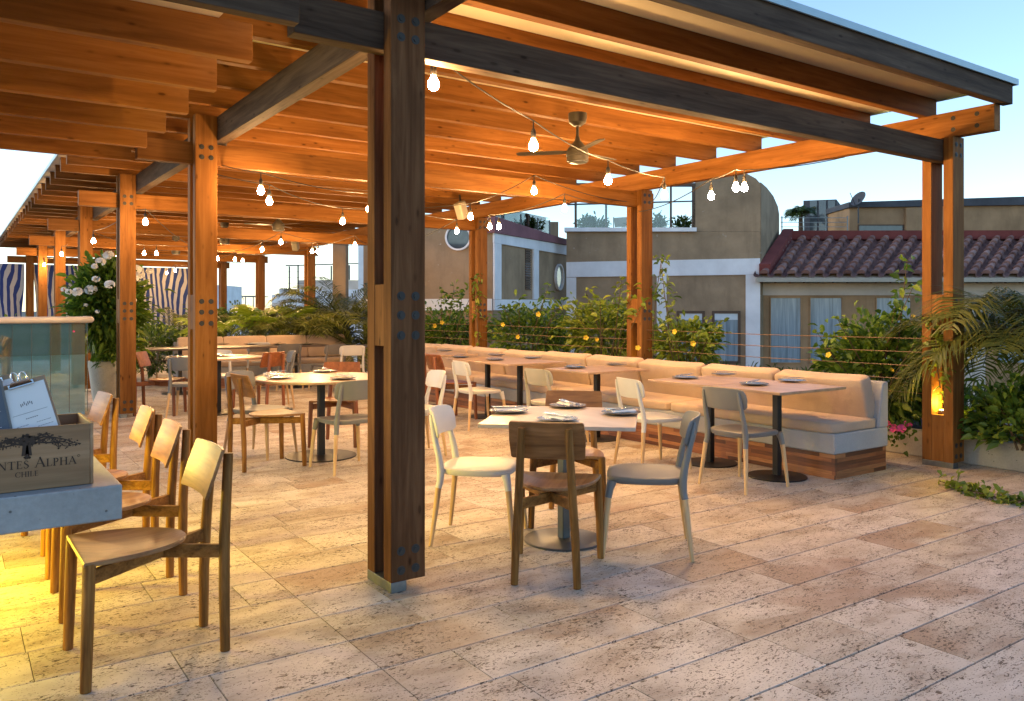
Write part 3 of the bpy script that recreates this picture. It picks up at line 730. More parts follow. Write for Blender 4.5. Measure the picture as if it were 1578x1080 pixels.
# lettering: serif capitals drawn as strokes on the front board
def glyph(ch):
    T, H_, n = .15, 1.0, .055
    L = []                                    # strokes: (x0,y0,x1,y1,width)
    def ser(x, y, w=.17): L.append((x - w, y, x + w, y, n))
    if ch == 'M': L += [(.10, 0, .18, 1, n), (.18, 1, .50, .05, T), (.50, .05, .82, 1, n), (.82, 1, .90, 0, T)]; ser(.1, .02, .1); ser(.9, .02, .14); ser(.15, .98, .08); ser(.85, .98, .08); w = 1.0
    elif ch == 'N': L += [(.12, 0, .12, 1, n), (.12, 1, .80, 0, T), (.80, 0, .80, 1, n)]; ser(.12, .02, .11); ser(.8, .98, .11); ser(.06, .98, .08); w = .92
    elif ch == 'T': L += [(.40, 0, .40, 1, T), (0, .97, .80, .97, n), (.01, .97, -.01, .80, n), (.79, .97, .81, .80, n)]; ser(.4, .02); w = .8
    elif ch == 'E': L += [(.14, 0, .14, 1, T), (.1, .97, .56, .97, n), (.1, .03, .60, .03, n), (.14, .52, .48, .52, n), (.56, .97, .57, .82, n), (.60, .03, .62, .2, n), (.48, .44, .48, .60, n)]; ser(.1, .02, .1); ser(.1, .98, .1); w = .64
    elif ch == 'A': L += [(.04, 0, .42, 1, n), (.40, 1.02, .80, 0, T), (.18, .36, .66, .36, n)]; ser(.04, .02, .11); ser(.8, .02, .14); w = .84
    elif ch == 'L': L += [(.14, 0, .14, 1, T), (.1, .03, .58, .03, n), (.58, .03, .61, .22, n)]; ser(.14, .98); ser(.1, .02, .1); w = .62
    elif ch == 'H': L += [(.14, 0, .14, 1, T), (.76, 0, .76, 1, T), (.14, .52, .76, .52, n)]; ser(.14, .02); ser(.14, .98); ser(.76, .02); ser(.76, .98); w = .9
    elif ch == 'I': L += [(.16, 0, .16, 1, T)]; ser(.16, .02); ser(.16, .98); w = .32
    elif ch == 'P':
        L += [(.14, 0, .14, 1, T)]; ser(.14, .02); ser(.1, .98, .1); w = .62
        q = [(.14, .97), (.36, .97), (.50, .90), (.56, .76), (.50, .58), (.36, .49), (.14, .49)]; L += [(a[0], a[1], b[0], b[1], n if i in (0, 5) else .12) for i, (a, b) in enumerate(zip(q, q[1:]))]
    elif ch in 'OC':
        q = [(.48 + .43 * math.cos(a), .5 + .50 * math.sin(a)) for a in [R((40 if ch == 'C' else 0) + (280 if ch == 'C' else 360) * i / 22) for i in range(23)]]
        for a, b in zip(q, q[1:]):
            mx = abs((a[0] + b[0]) / 2 - .48) / .43; L.append((a[0], a[1], b[0], b[1], n + .11 * mx ** 2))
        w = .96 if ch == 'O' else .86
        if ch == 'C': L.append((.80, .95, .82, .74, n))
    elif ch == 'S':
        q = [(.50, .80), (.44, .93), (.30, .99), (.14, .93), (.09, .77), (.16, .63), (.36, .50), (.50, .36), (.54, .21), (.44, .06), (.26, .0), (.10, .06), (.05, .22)]
        L += [(a[0], a[1], b[0], b[1], (.15 if 4 <= i <= 7 else .075)) for i, (a, b) in enumerate(zip(q, q[1:]))]; w = .62
    else: w = .4
    return L, w
def lettering(m, text, x, z, h, y, sp=.1, caps=None):
    for i, ch in enumerate(text):
        hh = h * (1.28 if caps and i in caps else 1.0)
        L, w = glyph(ch)
        for (a, b, c, d, wd) in L:
            p, q = Vector((x + a * hh, 0, z + b * hh)), Vector((x + c * hh, 0, z + d * hh)); dr = (q - p)
            if dr.length < 1e-6: continue
            dr.normalize(); nr = Vector((-dr.z, 0, dr.x)) * wd * hh / 2; e = dr * wd * hh * .15
            m.add([(v.x, y, v.z) for v in (p - nr - e, q - nr + e, q + nr + e, p + nr - e)], [(0, 1, 2, 3)])
            y -= .000012
        x += (w + sp) * hh
    return x
def width(text, h, sp, caps): return sum((glyph(c)[1] + sp) * h * (1.28 if i in caps else 1) for i, c in enumerate(text))
tm = MB(); hz = .030
w = width('MONTES ALPHA', hz, .16, (0, 7)); xc = .225; x0 = xc - w / 2
sc_ = .315 / w; hz *= sc_; x0 = xc - .158
lettering(tm, 'MONTES ALPHA', x0, CZ0 + .080, hz, CY0 - .0006, .16, (0, 7))
w2 = width('CHILE', .018, .14, ()); lettering(tm, 'CHILE', xc - w2 / 2, CZ0 + .050, .018, CY0 - .0006, .14)
# registered mark
rg = [(xc + .162 + .004 * math.cos(a), CZ0 + .080 + hz * 1.05 + .004 * math.sin(a)) for a in [2 * PI * i / 14 for i in range(15)]]
for a, b in zip(rg, rg[1:]): tm.bar((a[0], CY0 - .0006, a[1]), (b[0], CY0 - .0006, b[1]), .0014, .0002, up=(0, 1, 0))
tm.build('lettering', M['brand'], crate, smooth=0)
# vine emblem
em = MB(); er = random.Random(5)
def twig(x, z, ang, ln, wd, depth):
    if depth == 0 or ln < .006: return
    p = Vector((x, 0, z)); q = p + Vector((math.cos(ang), 0, math.sin(ang))) * ln
    d = (q - p).normalized(); nr = Vector((-d.z, 0, d.x))
    yy = CY0 - .0006 - er.random() * .0004
    em.add([(v.x, yy, v.z) for v in (p - nr * wd / 2, q - nr * wd * .36, q + nr * wd * .36, p + nr * wd / 2)], [(0, 1, 2, 3)])
    if depth < 5:
        for _ in range(2):
            c = p.lerp(q, er.random()); r = er.uniform(.0025, .0055); a0 = er.uniform(0, 6)
            em.add([(c.x + r * er.uniform(.6, 1.2) * math.cos(a0 + a), yy - .0001, c.z + r * er.uniform(.5, 1.1) * math.sin(a0 + a)) for a in [2 * PI * i / 7 for i in range(7)]], [tuple(range(7))])
    for s in (-1, 1):
        twig(q.x, q.z, ang + s * er.uniform(.2, .75) - .25 * math.sin(ang) * (1 if math.cos(ang) > 0 else -1), ln * er.uniform(.62, .85), wd * .62, depth - 1)
zt = CZ0 + .138
for px_, w_ in ((-.006, .016), (.004, .013)): em.add([(xc + px_ - w_ / 2 - .004, CY0 - .0007, zt - .014), (xc + px_ + w_ / 2 + .004, CY0 - .0007, zt - .014), (xc + px_ + w_ / 2, CY0 - .0007, zt + .028), (xc + px_ - w_ / 2, CY0 - .0007, zt + .028)], [(0, 1, 2, 3)])
def cane(pts, w0):
    for i, (p, q) in enumerate(zip(pts, pts[1:])):
        p, q = Vector((p[0], 0, p[1])), Vector((q[0], 0, q[1])); d = (q - p).normalized(); nr = Vector((-d.z, 0, d.x)); w_ = w0 * (1 - .75 * i / len(pts)); yy = CY0 - .00075 - er.random() * .0003
        em.add([(v.x, yy, v.z) for v in (p - nr * w_ / 2 - d * .001, q - nr * w_ * .45 + d * .001, q + nr * w_ * .45 + d * .001, p + nr * w_ / 2 - d * .001)], [(0, 1, 2, 3)])
        for _ in range(3):
            c = p.lerp(q, er.random()) + nr * er.uniform(-.009, .009); r = er.uniform(.002, .0042); a0 = er.uniform(0, 6)
            em.add([(c.x + r * er.uniform(.5, 1.3) * math.cos(a0 + a), yy - .0001, c.z + r * er.uniform(.4, 1.1) * math.sin(a0 + a)) for a in [2 * PI * i / 7 for i in range(7)]], [tuple(range(7))])
for s_ in (-1, 1):
    for k_, (rise, ln_) in enumerate(((.030, .165), (.012, .150), (.040, .10), (.022, .13))):
        pts = []
        for i in range(15):
            u = i / 14; pts.append((xc + s_ * (.004 + ln_ * u), zt + .018 + rise * math.sin(PI * min(1, u * 1.15)) * (.8 if s_ < 0 else 1) + .0045 * math.sin(9 * u + k_) + (.006 - .012 * u)))
        cane(pts, .0075)
    for a_ in (60, 75, 100): twig(xc, zt + .026, R(90 + s_ * (a_ - 60)), .016, .005, 3)
for a in (-60, -120, -85): twig(xc, zt - .010, R(a), .010, .006, 2)
em.build('vine_emblem', M['brand'], crate, smooth=0)

M['board'] = plain('brown hardboard', (.26, .17, .10), .6, var=.1)
M['paper'] = plain('white menu paper', (.70, .68, .66), .8, var=.02)
M['ink'] = plain('grey print', (.16, .15, .15), .8)
def clipboard(label, c, rz, lean, roll, w=.155, h=.27, dark=False):
    t = thing('clipboard', label, 'clipboard', c, 'menu clipboards standing in the wine crate')
    m = Matrix.Translation(c) @ Matrix.Rotation(R(rz), 4, 'Z') @ Matrix.Rotation(R(lean), 4, 'X') @ Matrix.Rotation(R(roll), 4, 'Y')
    MB().box(-w / 2, w / 2, 0, .004, 0, h, m).build('board', M['board'] if not dark else M['dark_plastic'], t, bevel=.0015)
    p = MB().box(-w / 2 + .008, w / 2 - .008, -.002, -.0005, .004, h - .018, m).build('paper', M['paper'] if not dark else M['menu_dark'], t)
    k = MB(); pr = random.Random(hash(label) % 1000 if False else len(label))
    def ln(x0, x1, z, wd=.0016): k.box(x0, x1, -.0026, -.0021, z, z + wd, m)
    ln(-w * .34, w * .36, h * .66, .0012)
    for a in range(7): ln(-.022 + .006 * a, -.019 + .006 * a, h * .735 + (a % 3) * .003, .012 - .003 * (a % 2))
    for a in range(6): ln(-.018 + .007 * a, -.013 + .007 * a, h * .60, .003)
    for i in range(6):
        z = h * .54 - .017 * i
        for x0 in (-w * .33, .012):
            x = x0
            while x < x0 + w * pr.uniform(.18, .30): d = pr.uniform(.006, .013); ln(x, x + d * .8, z); x += d
    k.build('print', M['ink'] if not dark else M['paper'], p, smooth=0)
    cl = MB(); cl.box(-.042, .042, -.012, .007, h - .022, h - .006, m)
    cl.prism([m @ Vector(q) for q in ((-.042, -.008, h - .022), (.042, -.008, h - .022), (.030, -.020, h - .002), (-.030, -.020, h - .002))], m.to_3x3() @ Vector((0, -.002, .001)))
    c_ = cl.build('clip', M['steel'], t, bevel=.001)
    for s in (-1, 1):
        pts = [m @ Vector((s * .013 + .011 * math.cos(a), -.006 + s * .010, h + .016 + .020 * math.sin(a))) for a in [2 * PI * i / 16 for i in range(17)]]
        MB().tube(pts, .0024, 8).build('clip_loop', M['steel'], c_)
M['menu_dark'] = plain('blue grey menu card', (.07, .085, .11), .5, var=.1)
clipboard('white menu on a clipboard with steel clip leaning in the wine crate', (.300, 3.43, .79), -12, -16, -17, .165, .365)
clipboard('dark blue menu card on a clipboard behind the white menu', (.13, 3.47, .79), -10, -12, -12, .175, .345, True)
clipboard('clipboard with steel clip at the back of the wine crate', (.20, 3.56, .79), -6, -10, -14, .16, .36)

# --- ceiling fans
def fan(label, x, y, zb=2.70, rot=20):
    t = thing('ceiling_fan', label, 'ceiling fan', (x, y, 3.11), 'ceiling fans under the pergola')
    MB().lathe((x, y, 3.005), [(.035, 0), (.075, .03), (.082, .075), (.082, .112)], 28).build('canopy', M['fan_metal'], t)
    MB().cyl((x, y, zb + .22), (x, y, 3.01), .013, n=12).build('rod', M['fan_metal'], t)
    MB().lathe((x, y, zb), [(.072, -.002), (.090, .0), (.096, .006), (.096, .046), (.102, .05), (.102, .062), (.096, .066), (.096, .095), (.088, .115), (.054, .155), (.026, .19), (.016, .225)], 36).build('motor', M['fan_metal'], t)
    MB().lathe((x, y, zb - .006), [(.075, -.004), (.084, .0), (.084, .006)], 28).build('lens', M['galv'], t)
    for k in range(3):
        a = R(rot + 120 * k); m = Matrix.Translation((x, y, zb + .088)) @ Matrix.Rotation(a, 4, 'Z') @ Matrix.Rotation(R(9), 4, 'X')
        MB().prism([m @ Vector(q) for q in ((.09, -.028, 0), (.18, -.045, 0), (.52, -.040, 0), (.55, -.02, 0), (.55, .02, 0), (.52, .040, 0), (.18, .040, 0), (.09, .025, 0))], m.to_3x3() @ Vector((0, 0, .007))).build('blade', M['fan_metal'], t)
x, y = at(890, 176, 3.11); fan('ceiling fan nearest the open corner, hanging between the bulbs', x, y, 2.69, 12)
x, y = at(429, 355, 2.70); fan('second ceiling fan, seen beside the second left post', x, y, 2.70, 50)
x, y = at(346, 375, 2.70); fan('third ceiling fan, right behind the second left post', x, y, 2.70, 80)
x, y = at(271, 391, 2.70); fan('farthest ceiling fan, between the second and third left posts', x, y, 2.70, 30)
def speaker(label, x, y, z, deg, tilt):
    t = thing('speaker', label, 'loudspeaker', (x, y, z), 'speakers on the pergola beams')
    m = Matrix.Translation((x, y, z)) @ Matrix.Rotation(R(deg), 4, 'Z') @ Matrix.Rotation(R(tilt), 4, 'Y')
    MB().box(-.08, .08, -.065, .065, -.13, .13, m).build('cabinet', M['taupe_plastic'], t, bevel=.02)
    MB().box(.0805, .084, -.053, .053, -.115, .115, m).build('grille', M['taupe_plastic'], t, bevel=.01)
    MB().bar((x, y, z + .02), (x - .02, y + .02, z + .24), .03, .012).build('bracket', M['black_steel'], t)
speaker('taupe loudspeaker tilted downward below the beam beside the third right post', *far(711, 12.3), zat(324, 12.3), 200, 25)
speaker('small taupe loudspeaker hanging near the far right posts', *far(455, 17.5), zat(376, 17.5), 230, 25)

kb = thing('kerb_block', 'low cream masonry block on the floor between the bar and the oak chairs', 'block', (.85, 9.7, 0))
MB().box(.50, 1.16, 9.42, 9.95, 0, .26).build('block_body', M['white_plastic'], kb, bevel=.015)
mb_ = thing('menu_box', 'small orange box standing on the shrub end of the dark table', 'box', (2.75, 13.8, .7525))
x, y = at(226, 529, .7525)
MB().box(x - .10, x + .10, y - .05, y + .05, .7525, .845).build('box_body', M['redoak_x'], mb_, bevel=.004); MB().box(x - .085, x + .085, y - .03, y + .03, .8455, .875).build('cards', M['paper'], mb_)
# ------------------------------------------------------------------ planting
def leaf_mat(name, dark, mid, light, rough=.42, trans=.35):
    t = NT(name)
    a = t.n.new('ShaderNodeAttribute'); a.attribute_name = 'leaf'
    sp = t.n.new('ShaderNodeSeparateColor'); t.link(a.outputs['Color'], sp.inputs[0])
    col = t.ramp(sp.outputs[0], [(0, dark), (.55, mid), (1, light)]).outputs[0]
    t.set(Base_Color=col, Roughness=rough, Specular_IOR_Level=.35)
    tr = t.n.new('ShaderNodeBsdfTranslucent'); mx = t.n.new('ShaderNodeMixShader'); mx.inputs[0].default_value = trans
    t.link(t.mix(1.0, col, (1.25, 1.35, .6, 1), 'MULTIPLY'), tr.inputs[0])
    t.link(t.b.outputs[0], mx.inputs[1]); t.link(tr.outputs[0], mx.inputs[2]); t.link(mx.outputs[0], t.out.inputs[0])
    return t.m
M['leaf'] = leaf_mat('vine leaf', (.035, .075, .012), (.095, .165, .024), (.21, .27, .04))
M['leaf_warm'] = leaf_mat('yellow green leaf', (.065, .10, .014), (.165, .22, .028), (.31, .33, .05))
M['leaf_dark'] = leaf_mat('dark green leaf', (.020, .042, .011), (.050, .088, .020), (.10, .14, .032))
M['frond'] = leaf_mat('palm leaflet', (.045, .058, .013), (.10, .115, .024), (.19, .19, .05))
M['fan_frond'] = leaf_mat('fan palm leaf', (.08, .12, .016), (.17, .24, .03), (.27, .34, .05))
M['stem'] = plain('brown stem', (.085, .055, .03), .85, var=.3, scale=14)
M['petal_yellow'] = plain('yellow petal', (.52, .36, .02), .6, var=.1)
M['petal_white'] = plain('white petal', (.78, .76, .72), .7, var=.06)
M['petal_pink'] = plain('magenta bract', (.52, .05, .18), .7, var=.2)
M['soil'] = plain('soil', (.045, .03, .02), .95, var=.3, bump=.5)

def leaves(pts, dirs, L, Wd, name, mat, parent=None, up=.5, tone=None, seed=0, fold=.25, droop=.25):
    """one mesh of leaf blades: pts (n,3), dirs (n,3) growth directions"""
    rg = np.random.default_rng(seed); n = len(pts)
    d = dirs + rg.normal(0, .35, (n, 3)); d /= np.linalg.norm(d, axis=1, keepdims=True)
    nr = rg.normal(0, 1, (n, 3)); nr[:, 2] = np.abs(nr[:, 2]) + up; nr -= d * (nr * d).sum(1, keepdims=True); nr /= np.linalg.norm(nr, axis=1, keepdims=True)
    sd = np.cross(d, nr)
    l = L * rg.uniform(.45, 1.4, (n, 1)); w = Wd * rg.uniform(.7, 1.2, (n, 1))
    q = np.stack([pts, pts + d * l * .35 + sd * w * .5 + nr * w * fold, pts + d * l * .72 + sd * w * .36 + nr * w * fold * .7 - np.array([0, 0, 1]) * l * droop * .3,
                  pts + d * l - np.array([0, 0, 1]) * l * droop, pts + d * l * .72 - sd * w * .36 + nr * w * fold * .7 - np.array([0, 0, 1]) * l * droop * .3, pts + d * l * .35 - sd * w * .5 + nr * w * fold,
                  pts + d * l * .5 - np.array([0, 0, 1]) * l * droop * .1], 1)
    v = q.reshape(-1, 3); base = np.arange(n)[:, None] * 7
    tri = np.concatenate([base + np.array(t_) for t_ in ([0, 1, 6], [1, 2, 6], [2, 3, 6], [3, 4, 6], [4, 5, 6], [5, 0, 6])], 0)
    return leaf_mesh(v, tri, np.repeat(np.clip(rg.normal(.45, .26, n) if tone is None else tone + rg.normal(0, .15, n), 0, 1), 7), name, mat, parent)
def leaf_mesh(v, tri, tone, name, mat, parent=None):
    me = bpy.data.meshes.new(name)
    me.vertices.add(len(v)); me.vertices.foreach_set('co', np.asarray(v, dtype=np.float32).ravel())
    m = len(tri); me.loops.add(m * 3); me.loops.foreach_set('vertex_index', np.asarray(tri, dtype=np.int32).ravel())
    me.polygons.add(m); me.polygons.foreach_set('loop_start', np.arange(m, dtype=np.int32) * 3)
    me.update(calc_edges=True)
    ca = me.color_attributes.new('leaf', 'FLOAT_COLOR', 'POINT'); c = np.ones((len(v), 4), dtype=np.float32); c[:, 0] = tone; c[:, 1] = tone; c[:, 2] = tone
    ca.data.foreach_set('color', c.ravel()); me.materials.append(mat)
    o = bpy.data.objects.new(name, me); COL.objects.link(o)
    if parent is not None: o.parent = parent; o.matrix_parent_inverse = pinv(parent)
    return o
def clumps(c, half, n_cl, per, spread, seed, lump=None):
    """clump centres inside an ellipsoid (denser near its skin), leaves round each"""
    rg = np.random.default_rng(seed); P, D = [], []
    for i in range(n_cl):
        u = rg.normal(0, 1, 3); u /= np.linalg.norm(u); r = rg.uniform(.35, 1.0) ** .5 * rg.uniform(.75, 1.12)
        cc = np.array(c) + u * r * np.array(half)
        p = cc + rg.normal(0, 1, (per, 3)) * spread * rg.uniform(.6, 1.3)
        P.append(p); dd = (p - np.array(c)); dd[:, 2] += .15; D.append(dd / (np.linalg.norm(dd, axis=1, keepdims=True) + 1e-6))
    return np.concatenate(P), np.concatenate(D)
def flower_mb(c, r, n=5, cup=.5, face=(0, -1, .3)):
    m = MB(); f = Vector(face).normalized(); q = f.to_track_quat('Z', 'Y').to_matrix().to_4x4(); T = Matrix.Translation(c) @ q
    for k in range(n):
        a = 2 * PI * k / n
        rot = T @ Matrix.Rotation(a, 4, 'Z')
        pts = [(0, 0, -.3 * r), (.35 * r, -.22 * r, .05 * r), (.75 * r, -.46 * r, .28 * r * cup * 2), (1.0 * r, 0, .22 * r), (.75 * r, .46 * r, .28 * r * cup * 2), (.35 * r, .22 * r, .05 * r), (.55 * r, 0, .02 * r)]
        m.add([tuple(rot @ Vector(p)) for p in pts], [(0, 1, 6), (1, 2, 6), (2, 3, 6), (3, 4, 6), (4, 5, 6), (5, 0, 6)])
    return m
def stems(parent, base, tips, r0=.012):
    m = MB(); rr = random.Random(int(base[0] * 100 + len(tips)))
    for tip in tips:
        b = Vector(base) + Vector((rr.uniform(-.05, .05), rr.uniform(-.05, .05), 0)); tp = Vector(tip)
        mid = b.lerp(tp, .5) + Vector((rr.uniform(-.08, .08), rr.uniform(-.08, .08), .06))
        m.tube([b, b.lerp(mid, .6), mid, mid.lerp(tp, .6), tp], [r0, r0 * .8, r0 * .6, r0 * .4, r0 * .2], 6)
    return m.build('stem', M['stem'], parent)
def bush(name, label, cat, c, half, n_cl, per, spread, L, Wd, mat='leaf', seed=1, group=None, flowers=(), sprays=()):
    t = thing(name, label, cat, (c[0], c[1], .24), group)
    P, D = clumps(c, half, n_cl, per, spread, seed)
    keep = P[:, 2] > .26; P, D = P[keep], D[keep]
    rr = random.Random(seed); tips = []
    for (px, py, d, hgt) in sprays:                        # loose shoots that stand out of the mass
        x, y = far(px, d); z = zat(py, d); a = np.array([x, y, z]); b = np.array([c[0] + (x - c[0]) * .5, c[1] + (y - c[1]) * .5, max(.3, z - hgt)])
        for u in np.linspace(.1, 1, 11):
            for s in range(2):
                P = np.vstack([P, b + (a - b) * u + np.array([rr.gauss(0, .035), rr.gauss(0, .035), rr.gauss(0, .03)])]); D = np.vstack([D, np.array([rr.uniform(-1, 1), rr.uniform(-1, 1), .3])])
        tips.append(tuple(a))
    leaves(P, D, L, Wd, 'foliage', M[mat], t, seed=seed)
    for k in range(7):
        a = 2 * PI * k / 7; tips.append((c[0] + half[0] * .7 * math.cos(a), c[1] + half[1] * .7 * math.sin(a), c[2] + half[2] * rr.uniform(.1, .7)))
    stems(t, (c[0], c[1], .2), tips)
    for (px, py, d, r) in flowers:
        r *= .68
        x, y = far(px, d); z = zat(py, d); v = Vector((-x, -y, .5)).normalized()
        flower_mb((x, y, z), r, 5, .5, (v.x + rr.uniform(-.6, .6), v.y + rr.uniform(-.6, .6), rr.uniform(-.2, .5))).build('flower', M['petal_yellow'], t, smooth=70)
    return t
# raised planter along the edge
pl = thing('planter', 'low cement planter wall along the terrace edge behind the banquette and right post', 'planter', (7.9, 5, 0))
MB().box(7.50, 7.62, -3.5, 14.2, 0, .245).build('wall', M['pot'], pl, bevel=.012)
MB().box(7.621, 8.58, -3.5, 14.2, -.05, .20).build('soil', M['soil'], pl)
MB().box(8.60, 8.72, -3.5, 14.2, -.3, .245).build('wall', M['pot'], pl, bevel=.012)
GS2 = 'flowering vine shrubs in the edge planter'
def ctr(px, py, X):
    a, b = ray(px); d = X / a; return (X, d * b, zat(py, d)), d
# big allamanda by the right post
c, d = ctr(1352, 580, 7.95)
bush('shrub', 'big glossy vine shrub with yellow trumpet flowers beside the right corner post', 'shrub', c, (.42, .62, .50), 90, 40, .095, .115, .055, 'leaf', 3, GS2,
     [(1277, 547, 7.9, .045), (1301, 522, 8.2, .036), (1374, 570, 7.8, .034), (1407, 488, 7.9, .034)],
     [(1256, 508, 8.1, .25), (1268, 535, 8.0, .15), (1398, 400, 7.9, .6), (1408, 440, 7.8, .4), (1380, 470, 7.9, .3), (1290, 490, 8.1, .2), (1415, 520, 7.5, .4)])
c, d = ctr(935, 512, 7.95)
bush('shrub', 'tall airy vine shrub with a few yellow flowers rising left of the middle right post', 'shrub', c, (.45, .85, .36), 74, 30, .11, .12, .055, 'leaf_warm', 4, GS2,
     [(903, 520, 10.6, .055), (920, 523, 10.6, .04), (983, 536, 9.6, .05)], [(958, 432, 10.2, .4), (975, 445, 10.0, .4), (903, 450, 11, .35), (925, 462, 10.6, .3), (990, 470, 9.8, .3), (880, 470, 11.2, .3)])
c, d = ctr(815, 516, 7.95)
bush('shrub', 'loose vine shrub with yellow blooms between the two back right posts', 'shrub', c, (.45, 1.05, .31), 64, 30, .12, .12, .055, 'leaf', 5, GS2,
     [(830, 484, 12, .06), (798, 519, 12, .05), (775, 500, 12.2, .05)], [(845, 440, 12.2, .45), (856, 458, 12, .35), (800, 462, 12.6, .35), (775, 470, 12.8, .3), (868, 465, 11.8, .3)])
c, d = ctr(693, 515, 7.95)
bush('shrub', 'dense vine shrub between the dark front post and the back right post', 'shrub', c, (.5, 1.3, .34), 74, 32, .12, .125, .06, 'leaf', 6, GS2,
     [(670, 502, 14.5, .06), (681, 497, 14.4, .06), (727, 512, 13.6, .05)], [(700, 440, 14.5, .4), (712, 450, 14.2, .3), (680, 445, 14.6, .4), (728, 470, 13.8, .3), (740, 425, 13.4, .3)])
c, d = ctr(1058, 527, 7.85)
bush('shrub', 'small yellow flowered shrub just past the middle right post, under the cables', 'shrub', c, (.30, .50, .21), 42, 32, .09, .105, .05, 'leaf_warm', 7, GS2,
     [(1040, 511, 9.3, .05), (1068, 529, 9.1, .05)], [(1025, 500, 9.5, .25), (1095, 512, 9.2, .2), (1018, 400, 9.7, .5), (1022, 450, 9.6, .4), (1080, 508, 9.2, .15)])
# climbing tufts on posts
def creeper(label, path, n, L, Wd, mat, seed, sp=.04):
    rg = np.random.default_rng(seed); path = np.array(path)
    u = rg.uniform(0, len(path) - 1.001, n); i = u.astype(int); f = (u - i)[:, None]
    P = path[i] * (1 - f) + path[i + 1] * f + rg.normal(0, sp, (n, 3)); D = rg.normal(0, 1, (n, 3)); D[:, 2] -= .2
    t = thing('creeper', label, 'vine', tuple(path[0]), 'creeping vines')
    leaves(P, D, L, Wd, 'foliage', M[mat], t, seed=seed)
    MB().tube([tuple(p) for p in path], .005, 6).build('stem', M['stem'], t)
creeper('thin vine climbing the middle right post', [(7.30, 7.40, .5), (7.37, 7.46, 1.2), (7.38, 7.42, 1.6), (7.42, 7.36, 2.05)], 60, .09, .045, 'leaf', 21)
creeper('small vine tuft caught on the back right post', [(7.14, 11.2, .6), (7.10, 11.3, 1.5), (7.12, 11.2, 1.95)], 50, .10, .05, 'leaf_warm', 22)
creeper('yellow lit vine hanging in the slot of the right corner post', [(7.12, 3.74, 1.35), (7.13, 3.73, 1.15), (7.10, 3.72, .98), (7.14, 3.70, .70)], 90, .075, .04, 'leaf_warm', 23, .045)
fx = [at(px, py, .03) for px, py in ((1600, 772), (1560, 772), (1530, 765), (1500, 757), (1475, 750), (1448, 741))]
creeper('vine trailing out over the floor tiles towards the camera side', [(x, y, .03) for x, y in fx], 150, .08, .042, 'leaf_warm', 24, .035)
c, d = ctr(1578, 690, 7.45)
bush('shrub', 'leafy vine spilling over the planter below the blurred palm', 'shrub', (c[0], c[1], .42), (.22, .45, .30), 50, 40, .075, .095, .055, 'leaf', 8, GS2, [], [(1560, 640, 6.6, .2)])
pb = thing('bougainvillea', 'pink flowers resting on the planter edge behind the banquette end', 'flower', at(1383, 668, .25) + (.25,))
x, y = at(1383, 664, .27)
for i in range(9):
    flower_mb((x + random.uniform(-.10, .10), y + random.uniform(-.16, .16), .275 + random.uniform(0, .07)), random.uniform(.03, .045), 5, .6, (random.uniform(-1, 0), random.uniform(-1, 0), .8)).build('flower', M['petal_pink'], pb, smooth=70)
P_, D_ = clumps((x + .08, y, .25), (.16, .2, .06), 6, 14, .05, 9); leaves(P_, D_, .07, .04, 'foliage', M['leaf'], pb, seed=9)

# palms
def frond_mesh(base, az, L, rise, droop, nl, ll, lw, seed, mat, parent, name='frond', vee=.35):
    rg = np.random.default_rng(seed); a = np.array([math.cos(az), math.sin(az), 0.0])
    u = np.linspace(0, 1, 24)
    path = np.array(base) + a * (L * (u - .12 * u ** 3))[:, None] + np.array([0, 0, 1]) * (rise * L * u - droop * L * u ** 2.3)[:, None]
    V, T, tone = [], [], []
    side = np.cross(a, [0, 0, 1])
    for i in range(nl):
        t = .14 + .86 * (i + rg.uniform(0, .6)) / nl; k = min(22, int(t * 23)); f = t * 23 - k
        p = path[k] * (1 - f) + path[k + 1] * f; tg = path[k + 1] - path[k]; tg /= np.linalg.norm(tg)
        for s in (-1, 1):
            l = ll * (math.sin(PI * min(1, .12 + .9 * t)) ** .6 + .15) * rg.uniform(.85, 1.15); dr = side * s * rg.uniform(.75, 1.0) + tg * rg.uniform(.55, .85) + np.array([0, 0, vee * rg.uniform(.5, 1.3)])
            dr /= np.linalg.norm(dr); nn = np.cross(dr, tg); nn /= np.linalg.norm(nn) + 1e-9; wv = np.cross(dr, nn) * lw
            q1 = p + dr * l * .5 + np.array([0, 0, -.06 * l]); q2 = p + dr * l + np.array([0, 0, -.42 * l * rg.uniform(.6, 1.4)])
            b = len(V); V += [p - wv * .3, p + wv * .3, q1 - wv * .5, q1 + wv * .5, q2]; T += [(b, b + 1, b + 3), (b, b + 3, b + 2), (b + 2, b + 3, b + 4)]; tone += [float(np.clip(rg.normal(.45, .2), 0, 1))] * 5
    o = leaf_mesh(V, T, np.array(tone), name, mat, parent)
    MB().tube([tuple(p) for p in path[::3]], [.013 * (1 - .8 * i / 7) for i in range(8)], 6).build('rachis', M['frond'] if True else None, o)
    return o
def feather_palm(label, x, y, z0, trunk_h, n, L, seed, ll=.42, lw=.022, az0=0, az1=2 * PI, mat='frond', group='feather palms around the terrace', rise=(.5, 1.1), nl=42):
    rr = random.Random(seed); t = thing('palm', label, 'palm', (x, y, z0), group)
    MB().tube([(x, y, z0 - .1), (x + .02, y, z0 + trunk_h * .5), (x, y, z0 + trunk_h)], [.09, .075, .06], 12).build('trunk', M['stem'], t)
    for i in range(n):
        az = az0 + (az1 - az0) * (i + rr.uniform(.1, .9)) / n
        frond_mesh((x, y, z0 + trunk_h), az, L * rr.uniform(.75, 1.15), rr.uniform(*rise), rr.uniform(.45, .95), nl, ll, lw, seed * 50 + i, M[mat], t)
    return t
feather_palm('wind stirred feather palm in the planter at the right edge, before the corner post', 7.86, 3.26, .2, .78, 26, 1.25, 31, .48, .017, rise=(.35, 1.15), nl=56)
